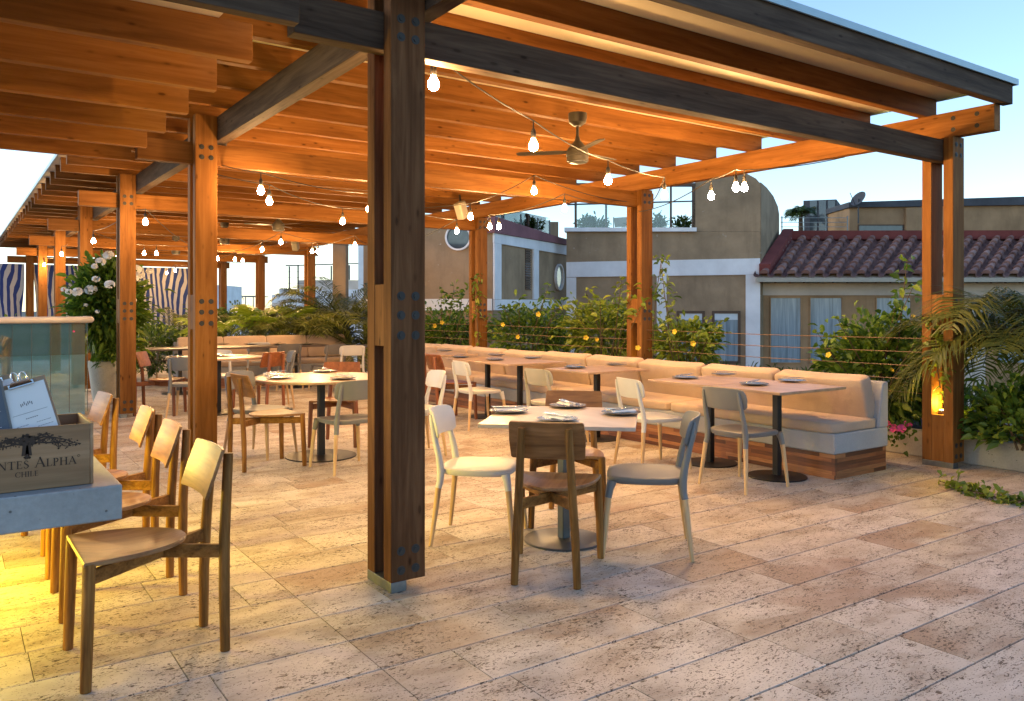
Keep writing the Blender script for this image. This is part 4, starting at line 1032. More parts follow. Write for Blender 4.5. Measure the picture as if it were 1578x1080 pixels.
feather_palm('second feather palm behind the first at the right edge of the terrace', 8.25, 2.2, .2, .9, 16, 1.3, 32, .46, .015, nl=46)
for (px, py, d, th, L, n, sd, lab) in ((448, 520, 16.6, .55, 1.35, 12, 48, 'olive feather palm right behind the far banquette end cushion'), (508, 525, 16.4, .7, 1.5, 14, 49, 'bushy feather palm between the far banquette and the tan column'), (470, 520, 17.6, .75, 1.7, 15, 41, 'feather palm behind the four cushions of the far banquette'), (535, 520, 17.0, 1.0, 1.9, 17, 42, 'tall feather palm half behind the dark front post'),
                                     (555, 540, 15.9, .5, 1.4, 13, 43, 'low feather palm at the open end of the far banquette'), (505, 500, 20.0, 1.0, 1.8, 14, 44, 'dark feather palm before the distant railing'),
                                     (275, 520, 19.5, .6, 1.6, 12, 45, 'feather palm in front of the striped curtain'), (60, 520, 19, .2, 1.2, 11, 46, 'feather palm behind the glass bar'), (345, 505, 20.5, .1, 1.1, 9, 47, 'feather palm between the two far left posts')):
    x, y = far(px, d); feather_palm(lab, x, y, .0, th, n, L, sd, .40, .024, rise=(.55, 1.15), nl=38)
def fan_palm(label, x, y, z0, n, h, r, seed, group='fan palms behind the far banquette'):
    rr = random.Random(seed); t = thing('palm', label, 'fan palm', (x, y, z0), group)
    MB().tube([(x, y, z0), (x, y, z0 + .25)], [.08, .06], 10).build('trunk', M['stem'], t)
    for i in range(n):
        az = 2 * PI * (i + rr.uniform(0, .8)) / n; hh = h * rr.uniform(.7, 1.15); lean = rr.uniform(.25, .75)
        b = Vector((x, y, z0 + .2)); tip = b + Vector((math.cos(az) * lean, math.sin(az) * lean, hh))
        V, T, tone = [], [], []
        out = Vector((math.cos(az), math.sin(az), .55)).normalized(); sd = Vector((-math.sin(az), math.cos(az), 0)); nr = out.cross(sd)
        k = 30
        for j in range(k):
            a = R(-125 + 250 * (j + .5) / k); da = R(250 / k) * .5
            rl = r * rr.uniform(.85, 1.05) * (.75 + .25 * math.cos(a))
            def pt(ang, q, lift): return tip + (out * math.cos(ang) + sd * math.sin(ang)) * q + nr * lift - Vector((0, 0, .18 * q * q / r))
            bb = len(V); V += [tuple(p) for p in (tip, pt(a - da, rl * .6, .012 * (-1) ** j), pt(a + da, rl * .6, -.012 * (-1) ** j), pt(a, rl, 0) - Vector((0, 0, .10 * r)))]
            T += [(bb, bb + 1, bb + 2), (bb + 1, bb + 3, bb + 2)]; tone += [min(1, max(0, rr.gauss(.55, .16)))] * 4
        o = leaf_mesh(V, T, np.array(tone), 'fan_leaf', M['fan_frond'], t)
        MB().tube([tuple(b), tuple(b.lerp(tip, .5) + Vector((0, 0, .08))), tuple(tip)], [.012, .010, .008], 6).build('petiole', M['fan_frond'], o)
    return t
x, y = far(412, 16.6); fan_palm('bright green fan palm above the middle of the far banquette', x, y, .45, 9, .62, .60, 51)
x, y = far(350, 17.2); fan_palm('fan palm at the left part of the far banquette, beside the post', x, y, .40, 8, .50, .55, 52)
x, y = far(300, 18.0); fan_palm('low fan palm hidden behind the second left post', x, y, .3, 6, .40, .48, 53)
for i, (px, d, lab) in enumerate(((320, 22, 'dusky shrub behind the far posts'), (372, 21, 'bushy shrub between the fan palms and the sky'), (450, 22, 'wispy shrub under the white steps'), (235, 14.5, 'green bush at the foot of the striped curtain'), (210, 16, 'bush beside the shrub pot'), (110, 17, 'bush behind the glass bar end'), (20, 18, 'bush at the far end of the bar'))):
    x, y = far(px, d)
    bush('shrub', lab, 'shrub', (x, y, .55 if i > 2 else .85), (.55, .55, .5), 42, 26, .12, .13, .05, 'leaf_dark' if i % 2 else 'leaf', 60 + i, 'background shrubs of the far terrace')
# white flowering shrub in the tall pot
x, y = far(165, 11.9)
p = thing('plant_pot', 'tall tapered cement pot beside the glass bar', 'pot', (x, y, 0))
MB().lathe((x, y, 0), [(.175, 0), (.20, .12), (.245, .52), (.262, .60), (.262, .63), (.235, .63), (.225, .57), (.02, .56)], 40).build('pot_body', M['pot'], p)
t = thing('flowering_shrub', 'large shrub with round white flower heads growing from the tall cement pot', 'shrub', (x, y, .57))
P, D = clumps((x + .0, y, 1.45), (.44, .44, .62), 130, 40, .085, 71); k = P[:, 2] > .62; leaves(P[k], D[k], .15, .06, 'foliage', M['leaf'], t, seed=71)
P, D = clumps((x + .12, y - .1, .85), (.22, .22, .30), 26, 30, .07, 72); leaves(P, D, .13, .055, 'foliage', M['leaf'], t, seed=72)
stems(t, (x, y, .57), [(x + .4 * math.cos(a), y + .4 * math.sin(a), 1.2 + .5 * math.sin(a * 3) ** 2) for a in [i * .8 for i in range(9)]], .018)
rr = random.Random(8)
for (px, py, r) in ((167, 393, .10), (155, 403, .09), (196, 409, .11), (210, 415, .10), (215, 423, .09), (148, 430, .07), (106, 449, .06), (120, 450, .10), (140, 446, .11), (169, 438, .09), (208, 429, .07), (146, 410, .06), (230, 418, .06), (206, 462, .05), (150, 480, .04), (98, 446, .05), (132, 470, .04)):
    dd = 11.9 - rr.uniform(.45, .68); fx_, fy_ = far(px, dd); fz = zat(py, dd); m = MB(); r *= .82
    for i in range(16):
        u = Vector((rr.gauss(0, 1), rr.gauss(0, 1), rr.gauss(.2, .8))).normalized()
        fm = flower_mb(Vector((fx_, fy_, fz)) + Vector((u.x * r, u.y * r, u.z * r * .7)) * .75, r * .48, 5, .4, u); m.add(fm.v, fm.f)
    m.build('flower_head', M['petal_white'], t, smooth=70)
# grassy strip beyond the cables
gx = np.random.default_rng(5); n = 5200
P = np.stack([gx.uniform(8.75, 10.2, n), gx.uniform(2.5, 13.5, n), gx.uniform(.05, .42, n)], 1); D = np.stack([gx.normal(0, .4, n), gx.normal(0, .4, n), np.ones(n)], 1)
g = leaves(P, D, .26, .022, 'grass', M['leaf_dark'], None, seed=77); g['kind'] = 'stuff'
MB().box(8.73, 11, -3.5, 14.2, -.6, .06).build('grass_bed', M['soil'])['kind'] = 'structure'
# cables between the right hand posts
rl = thing('cable_railing', 'five copper coloured cables strung between the right hand posts', 'railing', (7.25, 3.7, .6))
M['rope'] = plain('copper brown cable', (.13, .07, .04), .5, var=.1)
for z in (1.125, 1.00, .875, .75, .625):
    for a, c_ in ((3.76, 7.50), (7.60, 11.35), (11.46, 15.2)):
        MB().tube([(7.255, a, z), (7.255, (a + c_) / 2, z - .012), (7.255, c_, z)], .0042, 6).build('cable', M['rope'], rl)
# striped curtains across the end of the pergola
def striped():
    t = NT('blue and white striped canvas')
    at_ = t.n.new('ShaderNodeUVMap'); sp = t.n.new('ShaderNodeSeparateXYZ'); t.link(at_.outputs[0], sp.inputs[0])
    s = t.math('FRACT', t.math('DIVIDE', sp.outputs[0], .20))
    f = t.math('GREATER_THAN', s, .5)
    c = t.mix(f, (.46, .44, .42, 1), (.022, .045, .18, 1))
    tr = t.n.new('ShaderNodeBsdfTranslucent'); mx = t.n.new('ShaderNodeMixShader'); mx.inputs[0].default_value = .12
    t.link(c, tr.inputs[0]); t.set(Base_Color=c, Roughness=.85); t.link(t.b.outputs[0], mx.inputs[1]); t.link(tr.outputs[0], mx.inputs[2]); t.link(mx.outputs[0], t.out.inputs[0])
    return t.m
M['stripe'] = striped()
def curtain(label, x0, x1, y, z0=.05, z1=2.66, seed=0):
    rr = random.Random(seed); nu, nz = int((x1 - x0) * 26), 12; V, UV = [], []
    ph = [rr.uniform(0, 6) for _ in range(6)]
    for k in range(nz + 1):
        v = k / nz
        for i in range(nu + 1):
            u = i / nu; s = u * (x1 - x0) * 1.25
            V.append((x0 + (x1 - x0) * u + .045 * math.sin(v * 5 + ph[0] + u * 9), y + .03 * math.sin(s * 9 + ph[1] + 1.4 * math.sin(v * 3 + ph[2])) + .05 * math.sin(v * 6 + s * 3 + ph[3]), z0 + (z1 - z0) * v)); UV.append((s + .045 * math.sin(v * 9 + s * 4 + ph[4]) + .02 * math.sin(v * 21 + s * 13), v))
    F = [(k * (nu + 1) + i, k * (nu + 1) + i + 1, (k + 1) * (nu + 1) + i + 1, (k + 1) * (nu + 1) + i) for k in range(nz) for i in range(nu)]
    o = MB().add(V, F).build('curtain', M['stripe'], smooth=80)
    uv = o.data.uv_layers.new(name='UVMap')
    for lp in o.data.loops: uv.data[lp.index].uv = UV[lp.vertex_index]
    return tag(o, label, 'curtain', 'blue and white striped curtains at the end of the pergola')
curtain('striped curtain at the far left, behind the row of posts', -.8, 1.70, 26.95, seed=1)
curtain('striped curtain between the third left post and the last left posts', 2.0, 3.7, 27.0, seed=2)
curtain('striped curtain nearest the second left post, beside the palms', 3.75, 6.3, 26.95, seed=3)
# lit slots at the foot of the right posts
GU = 'yellow uplights in the slots of the right posts'
for k, lab in ((0, 'yellow uplight glowing in the slot of the right corner post'), (1, 'yellow uplight in the slot of the middle right post behind the banquette'), (2, 'yellow uplight in the slot of the back right post')):
    y = Y0 + BAY * k
    u = thing('uplight', lab, 'uplight', (XR + .095, y + .137, .46), GU)
    MB().lathe((XR + .095, y + .137, .462), [(.036, 0), (.04, .006), (.04, .03), (.034, .036), (.034, .03)], 20).build('housing', M['galv'], u)
    MB().lathe((XR + .095, y + .137, .493), [(.0335, 0), (.03, .004), (.002, .005)], 20).build('lens', M['lamp_yellow'], u)
    l = bpy.data.lights.new('uplight beam', 'POINT'); l.energy = 5.0; l.shadow_soft_size = .03; l.color = (1, .68, .10)
    lo = bpy.data.objects.new('uplight_beam', l); COL.objects.link(lo); lo.location = (XR + .095, y + .137, .56)
# glass fronted bar
def glassy(name, col, rough=.04, tr=.75):
    t = NT(name); return t.set(Base_Color=col, Roughness=rough, Transmission_Weight=tr, IOR=1.45, Specular_IOR_Level=.6)
def thin_glass(name, tint, refl=.10):
    t = NT(name); tr = t.n.new('ShaderNodeBsdfTransparent'); tr.inputs[0].default_value = tint
    gl = t.n.new('ShaderNodeBsdfGlossy'); gl.inputs['Roughness'].default_value = .02; gl.inputs[0].default_value = (.95, 1, 1, 1)
    fr = t.n.new('ShaderNodeFresnel'); fr.inputs[0].default_value = 1.6; mx = t.n.new('ShaderNodeMixShader')
    t.link(t.math('ADD', fr.outputs[0], refl), mx.inputs[0]); t.link(tr.outputs[0], mx.inputs[1]); t.link(gl.outputs[0], mx.inputs[2]); t.link(mx.outputs[0], t.out.inputs[0]); return t.m
M['glass'] = thin_glass('green tinted glass', (.84, .95, .94, 1))
M['bar_panel'] = plain('blue grey bar panel', (.36, .62, .82), .35, var=.1)
M['bar_panel_dark'] = plain('dark bar panel', (.17, .26, .29), .35, var=.1)
M['rim'] = plain('cream rounded rim', (.60, .52, .44), .35, var=.05)
M['blue_glass'] = plain('pale blue glass top', (.30, .58, .75), .12, var=.05, spec=.8)
bar = thing('bar_counter', 'tall glass fronted bar counter with rounded cream rim and blue glass top', 'bar', (-1.2, 12.3, 0))
BX = 1.48; BY = 11.9
for i in range(16):
    x1 = BX - .34 * i * .62; x0 = x1 - .34 * .62 + .006
    MB().box(x0, x1, BY, BY + .012, .05, 1.205).build('glass_panel', M['glass'], bar)
    MB().box(x1 - .003, x1 + .003, BY + .002, BY + .018, .05, 1.2).build('glass_joint', M['dark_steel'], bar)
MB().box(-2.0, BX - .02, BY + .10, BY + .85, .0, .79).build('lower_panel', M['bar_panel'], bar)
MB().box(-2.0, BX - .02, BY + .10, BY + .85, .792, 1.20).build('upper_panel', M['bar_panel_dark'], bar)
q = [(BX + .045, BY - .05 + .045 + .0 * 0, 0)]
MB().tube([(-2.0, BY - .015, 1.25), (BX + .02, BY - .015, 1.25), (BX + .035, BY - .005, 1.25), (BX + .04, BY + .03, 1.25), (BX + .04, BY + .9, 1.25)], .043, 14).build('rim', M['rim'], bar)
MB().box(-2.0, BX + .02, BY + .0, BY + .9, 1.206, 1.285).build('glass_top', M['blue_glass'], bar)
MB().cyl((BX - .16, BY - .012, 1.10), (BX - .16, BY, 1.10), .014, n=12).build('latch', M['petal_pink'], bar)
# ------------------------------------------------------------------ neighbouring houses
class Facade:
    """a wall plane surveyed from two sight lines (frame column, distance); pieces are given where they show and get real depth"""
    def __init__(s, px0, d0, px1, d1):
        s.p = Vector(far(px0, d0)); q = Vector(far(px1, d1)); s.u = (q - s.p).normalized()
        n = Vector((-s.u.y, s.u.x)); s.n = n if n.dot(s.p) < 0 else -n            # towards the terrace
    def hit(s, px, py):
        a, b = ray(px); den = a * s.n.x + b * s.n.y; d = s.p.dot(s.n) / den
        return Vector((d * a, d * b, zat(py, d)))
    def poly(s, m, pts, proud, thick):
        P = [s.hit(*p) + Vector((s.n.x, s.n.y, 0)) * proud for p in pts]
        return m.prism(P, Vector((-s.n.x, -s.n.y, 0)) * thick)
    def rect(s, m, x0, x1, y0, y1, proud, thick): 
        """upright rectangle: heights taken at its first column"""
        a, b = s.hit(x0, y0), s.hit(x1, y0); z0, z1 = s.hit(x0, y1).z, a.z
        o = Vector((s.n.x, s.n.y, 0)) * proud
        P = [Vector((a.x, a.y, z0)) + o, Vector((b.x, b.y, z0)) + o, Vector((b.x, b.y, z1)) + o, Vector((a.x, a.y, z1)) + o]
        return m.prism(P, Vector((-s.n.x, -s.n.y, 0)) * thick)
M['tan'] = stucco('tan stucco', (.37, .235, .125), .3)
M['tan_grey'] = stucco('grey tan stucco', (.33, .235, .145), .3)
M['white_stucco'] = stucco('white painted stucco', (.72, .73, .74), .14)
M['cream_stucco'] = stucco('cream painted stucco', (.55, .48, .40), .15)
M['mauve'] = stucco('mauve coping paint', (.24, .11, .12), .2)
M['red_plaster'] = stucco('dull red plaster', (.19, .05, .042), .25)
M['tile'] = plain('weathered clay tile', (.34, .165, .135), .8, var=.35, scale=5, bump=.3, bscale=25)
M['slab'] = stucco('dark roof slab', (.085, .09, .10), .3)
def curtained():
    t = NT('window with net curtain behind the glass')
    n = t.noise(t.coords((9, 9, .5), False), 1.0, 4, .6, .6)
    return t.set(Base_Color=t.ramp(n, [(.3, (.13, .18, .215)), (.5, (.22, .285, .33)), (.7, (.33, .40, .44))]).outputs[0], Roughness=.12, Specular_IOR_Level=.7)
M['window_blue'] = curtained()
M['sky_pane'] = plain('pale blue window pane', (.36, .52, .60), .1, var=.1, spec=.8)
M['window_dark'] = plain('dark window pane', (.05, .065, .075), .08, var=.2, spec=.8)
M['brown_frame'] = plain('brown window frame', (.075, .04, .022), .5, var=.15)
M['blind'] = plain('pale roller blind', (.55, .62, .66), .5, var=.06)
M['clear'] = thin_glass('clear glass', (.93, .97, .97, 1), .02)
M['dark_rail'] = plain('dark metal rail', (.05, .055, .06), .5, .5)
def house(label, px, d, cat='house', name='house'): return thing(name, label, cat, far(px, d) + (-4.0,))
def window(f, h, x0, x1, y0, y1, frame='tan', pane='window_blue', fw=2.0, deep=.10, blind=False):
    m = MB()
    for a, b, c, e in ((x0, x0 + fw, y0, y1), (x1 - fw, x1, y0, y1), (x0 + fw + .05, x1 - fw - .05, y0, y0 + fw), (x0 + fw + .05, x1 - fw - .05, y1 - fw, y1)): f.rect(m, a, b, c, e, .035, deep)
    w = m.build('window', M[frame], h, smooth=0)
    f.rect(MB(), x0 + fw, x1 - fw, y0 + fw, y1 - fw, .008, .02).build('pane', M[pane], w, smooth=0)
    if blind: f.rect(MB(), x0 + fw + .3, x1 - fw - .3, y0 + fw, y0 + fw + (y1 - y0) * .12, .016, .006).build('blind', M['blind'], w, smooth=0)
    return w
# grey tan house with the round window, nearest the terrace
h = house('grey tan house with a round window, white bands and mauve coping, behind the banquette shrubs', 740, 21.5)
fA = Facade(560, 21.6, 759, 20.6); fB = Facade(759, 20.6, 874, 27.2)
fA.poly(MB(), [(560, 760), (759, 760), (759, 338), (560, 338)], 0, .3).build('wall', M['tan_grey'], h, smooth=0)
fB.poly(MB(), [(759.5, 760), (900, 660), (900, 375), (759.5, 339)], 0, .3).build('wall', M['tan_grey'], h, smooth=0)
fA.rect(MB(), 560, 758.6, 461, 478, .05, .045).build('band', M['white_stucco'], h, smooth=0)
m = MB(); fB.poly(m, [(759, 359), (873, 378.5), (873, 393), (759, 374)], .05, .045); fB.poly(m, [(759.2, 374.5), (770, 376), (770, 461), (759.2, 461)], .052, .045)
fB.poly(m, [(820, 382.5), (828, 384), (828, 461), (820, 461)], .052, .045); fB.poly(m, [(759.2, 461.4), (873, 462), (873, 474), (759.2, 478)], .054, .045)
m.build('frame', M['white_stucco'], h, smooth=0)
m = MB(); fB.poly(m, [(757, 333), (874, 371), (874, 378), (757, 358.5)], .10, .5); m.build('coping', M['mauve'], h, smooth=0)
m = MB(); fA.poly(m, [(640, 330), (758, 333), (758, 345), (640, 345)], .06, .45); m.build('coping', M['tan_grey'], h, smooth=0)
def ring_window(f, cx, cy, rx, ry, wpx, h):
    m = MB(); n = 40; pr = []
    for k in range(n):
        a = 2 * PI * k / n; pr.append([f.hit(cx + (rx + e) * math.cos(a), cy + (ry + e * ry / rx) * math.sin(a)) + Vector((f.n.x, f.n.y, 0)) * o for e, o in ((-wpx, .01), (-wpx, .07), (0, .07), (0, .0))])
    rings = [[pr[k][j] for k in range(n)] for j in range(4)]
    w = m.loft(rings, cap=False).build('window', M['white_stucco'], h, smooth=40)
    P = [f.hit(cx + (rx - wpx * .8) * math.cos(2 * PI * k / n), cy + (ry - wpx * .8 * ry / rx) * math.sin(2 * PI * k / n)) + Vector((f.n.x, f.n.y, 0)) * .02 for k in range(n)]
    MB().prism(P, Vector((-f.n.x, -f.n.y, 0)) * .015).build('pane', M['sky_pane'] if rx < 12 else M['window_dark'], w, smooth=0)
ring_window(fA, 707, 366, 20, 20, 2.6, h)
ring_window(fB, 860.5, 427, 6.3, 20.5, 1.0, h)
m = MB()
for i in range(17): fB.poly(m, [(809, 384 + 3.75 * i), (817, 385 + 3.75 * i), (817, 387 + 3.75 * i), (809, 386 + 3.75 * i)], .03, .05)
m.build('louver', M['brown_frame'], h, smooth=0)
fB.poly(MB(), [(809.2, 384), (816.8, 385), (816.8, 447), (809.2, 446)], .006, .02).build('louver_recess', M['window_dark'], h, smooth=0)
fB.poly(MB(), [(852, 341), (878, 341), (878, 372), (852, 366)], -.4, 1.2).build('chimney', M['tan'], h, smooth=0)
# its glass railing
g = thing('glass_railing', 'glass railing with thin posts on top of the grey tan house', 'railing', far(800, 22) + (3.4,))
fB.poly(MB(), [(758, 316), (850, 336), (850, 362), (758, 336)], -.06, .02).build('glass_panel', M['clear'], g, smooth=0)
for px in (776.5, 805, 831, 849): fB.poly(MB(), [(px, 320 + (px - 758) * .21), (px + 1.3, 320 + (px - 758) * .21), (px + 1.3, 350 + (px - 776) * .18), (px, 350 + (px - 776) * .18)], -.05, .04).build('rail_post', M['dark_rail'], g, smooth=0)
# tan house with the terrace and the rounded parapet
h = house('tan house with white painted frames, roof terrace and rounded parapet behind the middle right post', 1030, 25)
fC = Facade(873, 25.4, 1173, 24.6); fD = Facade(1172.5, 24.6, 1201, 28.0)
fC.poly(MB(), [(873, 800), (1172, 800), (1172, 357), (873, 357)], 0, .35).build('wall', M['tan_grey'], h, smooth=0)
arc = [(1066, 356.7), (1172, 356.7), (1172, 283), (1165, 275), (1152, 268), (1130, 263), (1100, 260.5), (1074, 260)]
fC.poly(MB(), arc, 0, .35).build('parapet', M['tan_grey'], h, smooth=0)
fD.poly(MB(), [(1173, 780), (1201, 760), (1201, 330), (1199, 318), (1192, 302), (1182, 289), (1173, 281)], -.004, .3).build('side_wall', M['tan_grey'], h, smooth=0)
m = MB(); fC.poly(m, [(873, 404), (1171, 398), (1171, 423), (873, 427)], .05, .048)
for a, b, t0, t1 in ((873, 888, 427.6, 700), (1012, 1027, 424.9, 700), (1149, 1171, 423.5, 700)): fC.poly(m, [(a, t0), (b, t0), (b, t1), (a, t1)], .048, .046)
m.build('frame', M['white_stucco'], h, smooth=0)
fC.poly(MB(), [(870, 351), (1073, 351), (1073, 357), (870, 357)], .12, .5).build('ledge', M['white_stucco'], h, smooth=0)
window(fC, h, 1043, 1086, 479, 560, 'brown_frame', 'window_blue', 4, blind=True)
window(fC, h, 1097, 1141, 479, 560, 'brown_frame', 'window_blue', 4, blind=True)
tr = thing('terrace_shelter', 'dark metal shelter with glass balustrade on the tan house terrace', 'shelter', far(980, 25.6) + (3.8,))
for px, w in ((887, 3.5), (934, 3.5), (1034, 3.0), (1069, 5)): fC.poly(MB(), [(px - w / 2, 283), (px + w / 2, 283), (px + w / 2, 352), (px - w / 2, 352)], .0, .12).build('post', M['brown_frame'], tr, smooth=0)
fC.poly(MB(), [(884, 282), (1072, 282), (1072, 287), (884, 287)], .02, .14).build('top_beam', M['brown_frame'], tr, smooth=0)
fC.poly(MB(), [(874, 314), (1068, 309), (1068, 311), (874, 316.5)], .03, .04).build('handrail', M['dark_rail'], tr, smooth=0)
fC.poly(MB(), [(889, 316), (1032, 312.5), (1032, 351), (889, 351)], .05, .012).build('glass_panel', M['clear'], tr, smooth=0)
ch = thing('deck_chair', 'mesh back lounge chair on the neighbouring roof terrace', 'chair', far(957, 26.4) + (3.9,))
fC.poly(MB(), [(945, 330), (968, 328.5), (966, 344), (947, 345)], -1.0, .03).build('backrest', M['taupe_plastic'], ch, smooth=0)
m = MB()
for px in (945, 968): fC.poly(m, [(px - .8, 329), (px + .8, 329), (px + .8, 356), (px - .8, 356)], -.98, .05)
m.build('frame', M['dark_rail'], ch, smooth=0)
for i, (px, w) in enumerate(((905, 10), (921, 12), (985, 16), (1013, 9), (1052, 12))):
    x, y = far(px, 26.2); z = zat(352, 26.2)
    P, D = clumps((x, y, z + .06), (w * .024, w * .024, .20), 16, 26, .075, 90 + i); t = thing('potted_bush', ('dark bush on the roof terrace by its first post', 'spiky bush beside the terrace lounge chair', 'rounded bush right of the terrace lounge chair', 'small bush behind the middle right post top', 'bush in the corner of the terrace frame')[i], 'bush', (x, y, z), 'bushes on the roof terrace of the tan house')
    leaves(P, D, .16, .06, 'foliage', M['leaf_dark'], t, seed=90 + i); stems(t, (x, y, z - .1), [(x, y, z + .3)])
# house with the clay tile roof
h = house('tan house with a clay barrel tile roof and tall curtained windows, beside the corner post', 1380, 25.5)
fE = Facade(1173, 25.0, 1650, 25.0)
fE.poly(MB(), [(1173, 800), (1720, 800), (1720, 430), (1173, 430)], 0, .35).build('wall', M['tan'], h, smooth=0)
m = MB(); fE.poly(m, [(1172.4, 429), (1720, 429), (1720, 455), (1172.4, 455)], .05, .048); fE.poly(m, [(1486, 455.6), (1517, 455.6), (1517, 700), (1486, 700)], .05, .048)
m.build('band', M['cream_stucco'], h, smooth=0)
for a, b in ((1186, 1235), (1247, 1298), (1349, 1404), (1535, 1590)): window(fE, h, a, b, 457.5, 560, 'tan', 'window_blue', 1.6)
E0, E1 = far(1166, 24.3), far(1700, 24.3); G0, G1 = far(1206, 27.6), far(1740, 27.6)
ze, zr = zat(424, 24.3), zat(366, 27.6)
def roofpt(u, v): 
    a = Vector((E0[0] + (E1[0] - E0[0]) * u, E0[1] + (E1[1] - E0[1]) * u, ze)); b = Vector((G0[0] + (G1[0] - G0[0]) * u, G0[1] + (G1[1] - G0[1]) * u, zr)); return a.lerp(b, v)
width_ = (Vector(E1) - Vector(E0)).length; ncol = int(width_ / .40); nrow = 9
nrm = (roofpt(1, 0) - roofpt(0, 0)).cross(roofpt(0, 1) - roofpt(0, 0)).normalized(); nrm = nrm if nrm.z > 0 else -nrm
du = (roofpt(1, 0) - roofpt(0, 0)).normalized()
m = MB(); rr = random.Random(3)
tiles_v, tiles_f, tiles_c = [], [], []
for c_ in range(ncol):
    for r_ in range(nrow):
        for kind in (0, 1):                     # cover tiles over the pan tiles between them
            u = (c_ + (.5 if kind == 0 else 0)) / ncol; v0, v1 = r_ / nrow, (r_ + 1.12) / nrow
            a, b = roofpt(u, v0), roofpt(u, min(1.0, v1)); ra, rb = (.135, .110) if kind == 0 else (.105, .125)
            ja, jb = rr.uniform(-.008, .008), rr.uniform(-.012, .012)
            ring = []
            for p, rad, lift in ((a, ra, .055), (b, rb, .012)):
                for q in range(7):
                    th = PI * q / 6; sgn = 1 if kind == 0 else -1
                    ring.append(p + du * (math.cos(th) * rad + ja) + nrm * (math.sin(th) * rad * .9 * sgn + (lift if kind == 0 else .03)))
            k = len(tiles_v); tiles_v += ring; tiles_f += [(k + q, k + q + 1, k + q + 8, k + q + 7) for q in range(6)]
            if kind == 0: tiles_f.append(tuple(k + q for q in range(7)))
            tiles_c += [rr.random()] * 14
ro = MB().add(tiles_v, tiles_f).build('roof_tile', M['tile'], h, smooth=50)
def tile_mat():
    t = NT('weathered clay barrel tile')
    a = t.n.new('ShaderNodeAttribute'); a.attribute_name = 'tone'
    n = t.noise(t.coords((1, 1, 1), False), 3, 5, .65)
    c = t.ramp(a.outputs['Fac'], [(0, (.19, .095, .075)), (.4, (.25, .125, .098)), (.75, (.29, .15, .118)), (1, (.34, .20, .16))]).outputs[0]
    c = t.mix(1.0, c, t.ramp(n, [(.3, (.55, .52, .52)), (.65, (1.1, 1.08, 1.08))]).outputs[0], 'MULTIPLY'); t.bump(n, .3, .02)
    return t.set(Base_Color=c, Roughness=.85)
ca = ro.data.attributes.new('tone', 'FLOAT', 'POINT'); ca.data.foreach_set('value', np.array(tiles_c, dtype=np.float32)); ro.data.materials.clear(); ro.data.materials.append(tile_mat())
# roof body, eave board, red verge and ridge
m = MB(); P = [roofpt(0, 0), roofpt(1, 0), roofpt(1, 1), roofpt(0, 1)]; m.prism([p - nrm * .09 for p in P], -nrm * .12); m.build('roof_deck', M['cream_stucco'], h, smooth=0)
m = MB(); m.bar(roofpt(0, 0) - nrm * .12 + Vector((0, 0, -.03)), roofpt(1, 0) - nrm * .12 + Vector((0, 0, -.03)), .10, .12); m.build('eave_board', M['taupe_plastic'], h)
m = MB()
for i in range(24):
    p = roofpt(i / 24 + .012, .03) - nrm * .25; q = roofpt(i / 24 + .012, .25) - nrm * .25; m.bar(p, q, .06, .09)
m.build('rafter', M['brown_frame'], h)
lo_, hi_ = roofpt(.004, .06), roofpt(.004, 1)
m = MB().prism([lo_ - du * .02 + Vector((0, 0, -.05)), hi_ - du * .02 + Vector((0, 0, -.05)), hi_ - du * .02 + Vector((0, 0, .30)), lo_ - du * .02 + Vector((0, 0, .26))], du * .52 if False else du * .34); m.build('verge', M['red_plaster'], h, smooth=0)
m = MB(); a, b = roofpt(.0, 1), roofpt(1, 1); m.bar(a + Vector((0, 0, .07)), b + Vector((0, 0, .09)), .35, .30); m.build('ridge_wall', M['red_plaster'], h, smooth=0)
# upper storey with the dark roof slab
fF = Facade(1308, 28.2, 1740, 28.2)
hu = house('upper tan storey with a dark flat roof slab above the tiled house', 1450, 29)
fF.poly(MB(), [(1309, 372), (1740, 372), (1740, 312), (1309, 316)], 0, 3.0).build('wall', M['tan'], hu, smooth=0)
fF.poly(MB(), [(1306, 312), (1740, 298), (1740, 314), (1306, 320)], .12, 3.3).build('roof_slab', M['slab'], hu, smooth=0)
window(fF, hu, 1322, 1393, 346, 362, 'brown_frame', 'window_dark', 1.5)
fF.poly(MB(), [(1393.5, 321), (1418, 320), (1418, 360), (1393.5, 360)], .15, .14).build('pier', M['tan'], hu, smooth=0)
ds = thing('satellite_dish', 'dark satellite dish on a short mast at the edge of the flat roof', 'satellite dish', far(1316, 28) + (4.6,))
c = fF.hit(1317, 308) + Vector((fF.n.x, fF.n.y, 0)) * .3
m = MB(); ax = (Vector((-fF.u.x, -fF.u.y, 0)) * .8 + Vector((fF.n.x, fF.n.y, 0)) * .35 + Vector((0, 0, .55))).normalized(); q = ax.to_track_quat('Z', 'Y').to_matrix().to_4x4(); T = Matrix.Translation(c) @ q
rings = [[tuple(T @ Vector((r * math.cos(2 * PI * k / 24), r * math.sin(2 * PI * k / 24), z))) for k in range(24)] for r, z in ((.001, -.07), (.12, -.055), (.24, -.012), (.29, .02), (.295, .015), (.24, -.025), (.12, -.07), (.001, -.085))]
m.loft(rings, cap=False).build('reflector', M['slab'], ds, smooth=60)
MB().tube([tuple(c), tuple(c - Vector((0, 0, .25))), tuple(c - Vector((0, 0, .85)))], .025, 8).build('mast', M['dark_rail'], ds)
MB().tube([tuple(T @ Vector((0, -.26, 0))), tuple(T @ Vector((0, -.05, .42)))], .012, 6).build('feed_arm', M['dark_rail'], ds)
